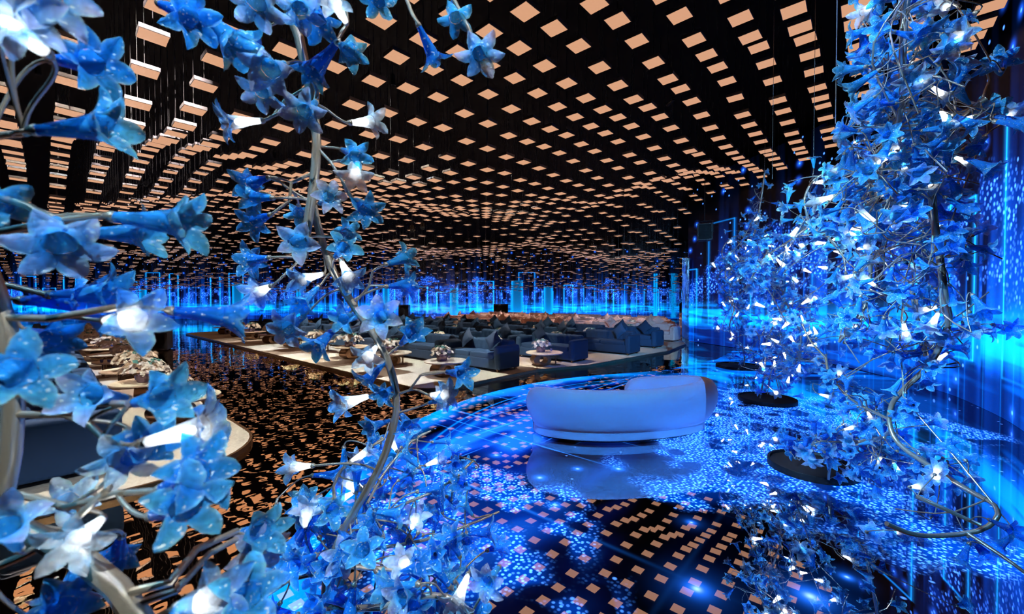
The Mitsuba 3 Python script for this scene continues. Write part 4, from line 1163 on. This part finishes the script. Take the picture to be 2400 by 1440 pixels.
UP3 = [(1985, -60), (2240, -60), (2300, 60), (2400, 150), (2385, 330), (2300, 420), (2280, 520), (2330, 560), (2370, 650), (2320, 720), (2200, 760), (1960, 700), (1960, 600), (1900, 520), (1950, 420), (1960, 330), (1990, 200)]
DOWN3 = [(1940, 700), (2200, 740), (2320, 720), (2410, 760), (2390, 830), (2250, 900), (2230, 1010), (2420, 1120), (2420, 1440), (2270, 1330), (2010, 1270), (2010, 1180), (1880, 1110), (1850, 1010), (1900, 880)]
MID3 = [(1960, 330), (2100, 300), (2290, 330), (2290, 500), (2330, 560), (2370, 650), (2320, 720), (2410, 760), (2390, 830), (2250, 900), (1960, 760), (1950, 600), (1920, 480)]
wild(t3, 125, .17, MID3, 1.9, 3.8, (.3, .75), (.95, 1.25), near=True, bcount=44, brad=.0055, off=(.08, .30))
wild(t3, 100, .10, DOWN3, 1.7, 4.9, (.25, .6), (.95, 1.2), near=True, bcount=26, brad=.0055, off=(.06, .22))
t3.pts = t3.pts[-1:] + [t3.stem(pts3(*q), .007, .005, 'branch') for q in (((2020, 1036, 4.2), (2080, 1060, 4.2), (2150, 1075, 4.1), (2220, 1090, 3.9)), ((1925, 1034, 4.3), (1885, 1050, 4.4), (1862, 1075, 4.5)), ((1952, 1085, 4.4), (1985, 1075, 4.5), (2010, 1085, 4.55)), ((2040, 1036, 4.1), (2060, 1090, 4.2), (2090, 1115, 4.2)))]
wild(t3, 70, .04, [(1845, 985), (2270, 990), (2290, 1130), (2000, 1150), (1850, 1110)], 3.4, 5.0, (.15, .45), (1.2, 1.5), near=True, bcount=12, brad=.005, off=(.06, .2))

# hung above it
t6 = Tree('glass_flower_tree', 'glass flower spray hanging from wires in the upper right corner above the tall tree')
t6.stem(pts3((2140, -130, 2.3), (2128, -20, 2.3), (2118, 60, 2.35), (2113, 215, 2.4), (2100, 300, 2.5), (2076, 335, 2.6), (2062, 420, 2.8), (2042, 530, 3.0)), .019, .014)
t6.stem(pts3((2310, 230, 2.3), (2270, 262, 2.35), (2180, 345, 2.5), (2100, 425, 2.7), (2012, 498, 2.9)), .015, .011)
wires(t6, ((1958, 290, 2.9), (2240, 260, 2.35), (2128, -20, 2.3)))
wild(t6, 185, .17, UP3, 1.7, 3.4, (.3, .75), (.95, 1.25), near=True, bcount=46, brad=.0055, off=(.08, .28))

# right, middle
t4 = Tree('glass_flower_tree', 'middle one of the three right-hand glass flower trees, right of the white sofa')
t4.stem(pts3((1990, 395, 5.4), (1940, 405, 5.5), (1905, 425, 5.6), (1886, 465, 5.6), (1890, 500, 5.6), (1898, 530, 5.7)), .017, .014)
t4.stem(pts3((1898, 530, 5.7), (1850, 565, 5.9), (1812, 590, 6.1), (1782, 622, 6.4), (1762, 650, 6.5)), .016, .012)
t4.stem(pts3((1800, 585, 6.2), (1792, 602, 6.3), (1768, 640, 6.4), (1747, 678, 6.5)), .014, .011)
t4.stem(pts3((1800, 600, 6.3), (1822, 662, 6.6), (1836, 692, 6.8), (1830, 732, 7.0), (1806, 778, 7.2), (1796, 806, 7.4), (1793, 870, 7.8)), .016, .015)
t4.stem(pts3((1836, 700, 6.8), (1856, 736, 6.7), (1875, 778, 6.7), (1873, 822, 6.8), (1850, 870, 7.2), (1800, 890, 7.8)), .014, .012)
t4.stem(pts3((1898, 530, 5.7), (1945, 560, 5.4), (1975, 600, 5.2), (1985, 660, 5.1)), .013, .010)
t4.stem(pts3((1840, 828, 6.9), (1868, 842, 6.7), (1935, 854, 6.3)), .012, .010)
pp = at(1793, 880, 7.85)
t4.stem([pp, pp + [0, .06, -.15], [pp[0], 8.0, .07]], .016, .016)
plinth(t4, 5.0, 8.0, .50)
wires(t4, ((1810, 420, 6.0), (1906, 425, 5.6)))
wild(t4, 290, .15, [(1850, 400), (1930, 370), (2000, 385), (2040, 480), (2040, 600), (2010, 700), (1990, 800), (1980, 900), (1900, 960), (1790, 935), (1740, 880), (1720, 800), (1770, 720), (1720, 690), (1700, 630), (1740, 560), (1830, 520)],
     4.8, 8.6, (.35, .9), (1.2, 1.5), bcount=70, brad=.007, off=(.07, .30))

# right, farthest
t5 = Tree('glass_flower_tree', 'slender, farthest glass flower tree on the right, before the left part of the curved screen')
t5.stem(pts3((1792, 405, 10.8), (1788, 440, 10.9), (1780, 490, 11.0), (1770, 545, 11.1), (1764, 590, 11.2), (1740, 640, 11.4)), .022, .018)
t5.stem(pts3((1770, 546, 11.1), (1730, 552, 11.0), (1702, 570, 10.9), (1692, 596, 10.9), (1706, 622, 11.0), (1722, 640, 11.2)), .016, .012)
t5.stem(pts3((1748, 606, 11.3), (1716, 610, 11.2), (1700, 634, 11.2), (1704, 658, 11.3), (1722, 668, 11.4)), .016, .012)
t5.stem(pts3((1740, 640, 11.4), (1716, 690, 11.5), (1722, 722, 11.6), (1710, 762, 11.7), (1716, 790, 11.8), (1738, 808, 11.9), (1745, 840, 12.0)), .018, .016)
t5.stem(pts3((1690, 672, 11.4), (1701, 686, 11.4), (1714, 704, 11.5)), .014, .012)
pp = at(1745, 840, 12.0)
t5.stem([pp, pp + [0, .02, -.1], [pp[0], pp[1], .07]], .018, .018)
plinth(t5, pp[0] - .15, 12.0, .62)
wires(t5, ((1792, 405, 10.8),))
wild(t5, 285, .12, [(1770, 400), (1815, 405), (1835, 470), (1850, 540), (1800, 600), (1790, 700), (1800, 790), (1790, 860), (1700, 860), (1672, 800), (1675, 700), (1668, 620), (1690, 560), (1740, 500), (1755, 440)],
     9.6, 13.2, (.4, 1.1), (1.35, 1.7), bcount=60, brad=.009, off=(.08, .34))
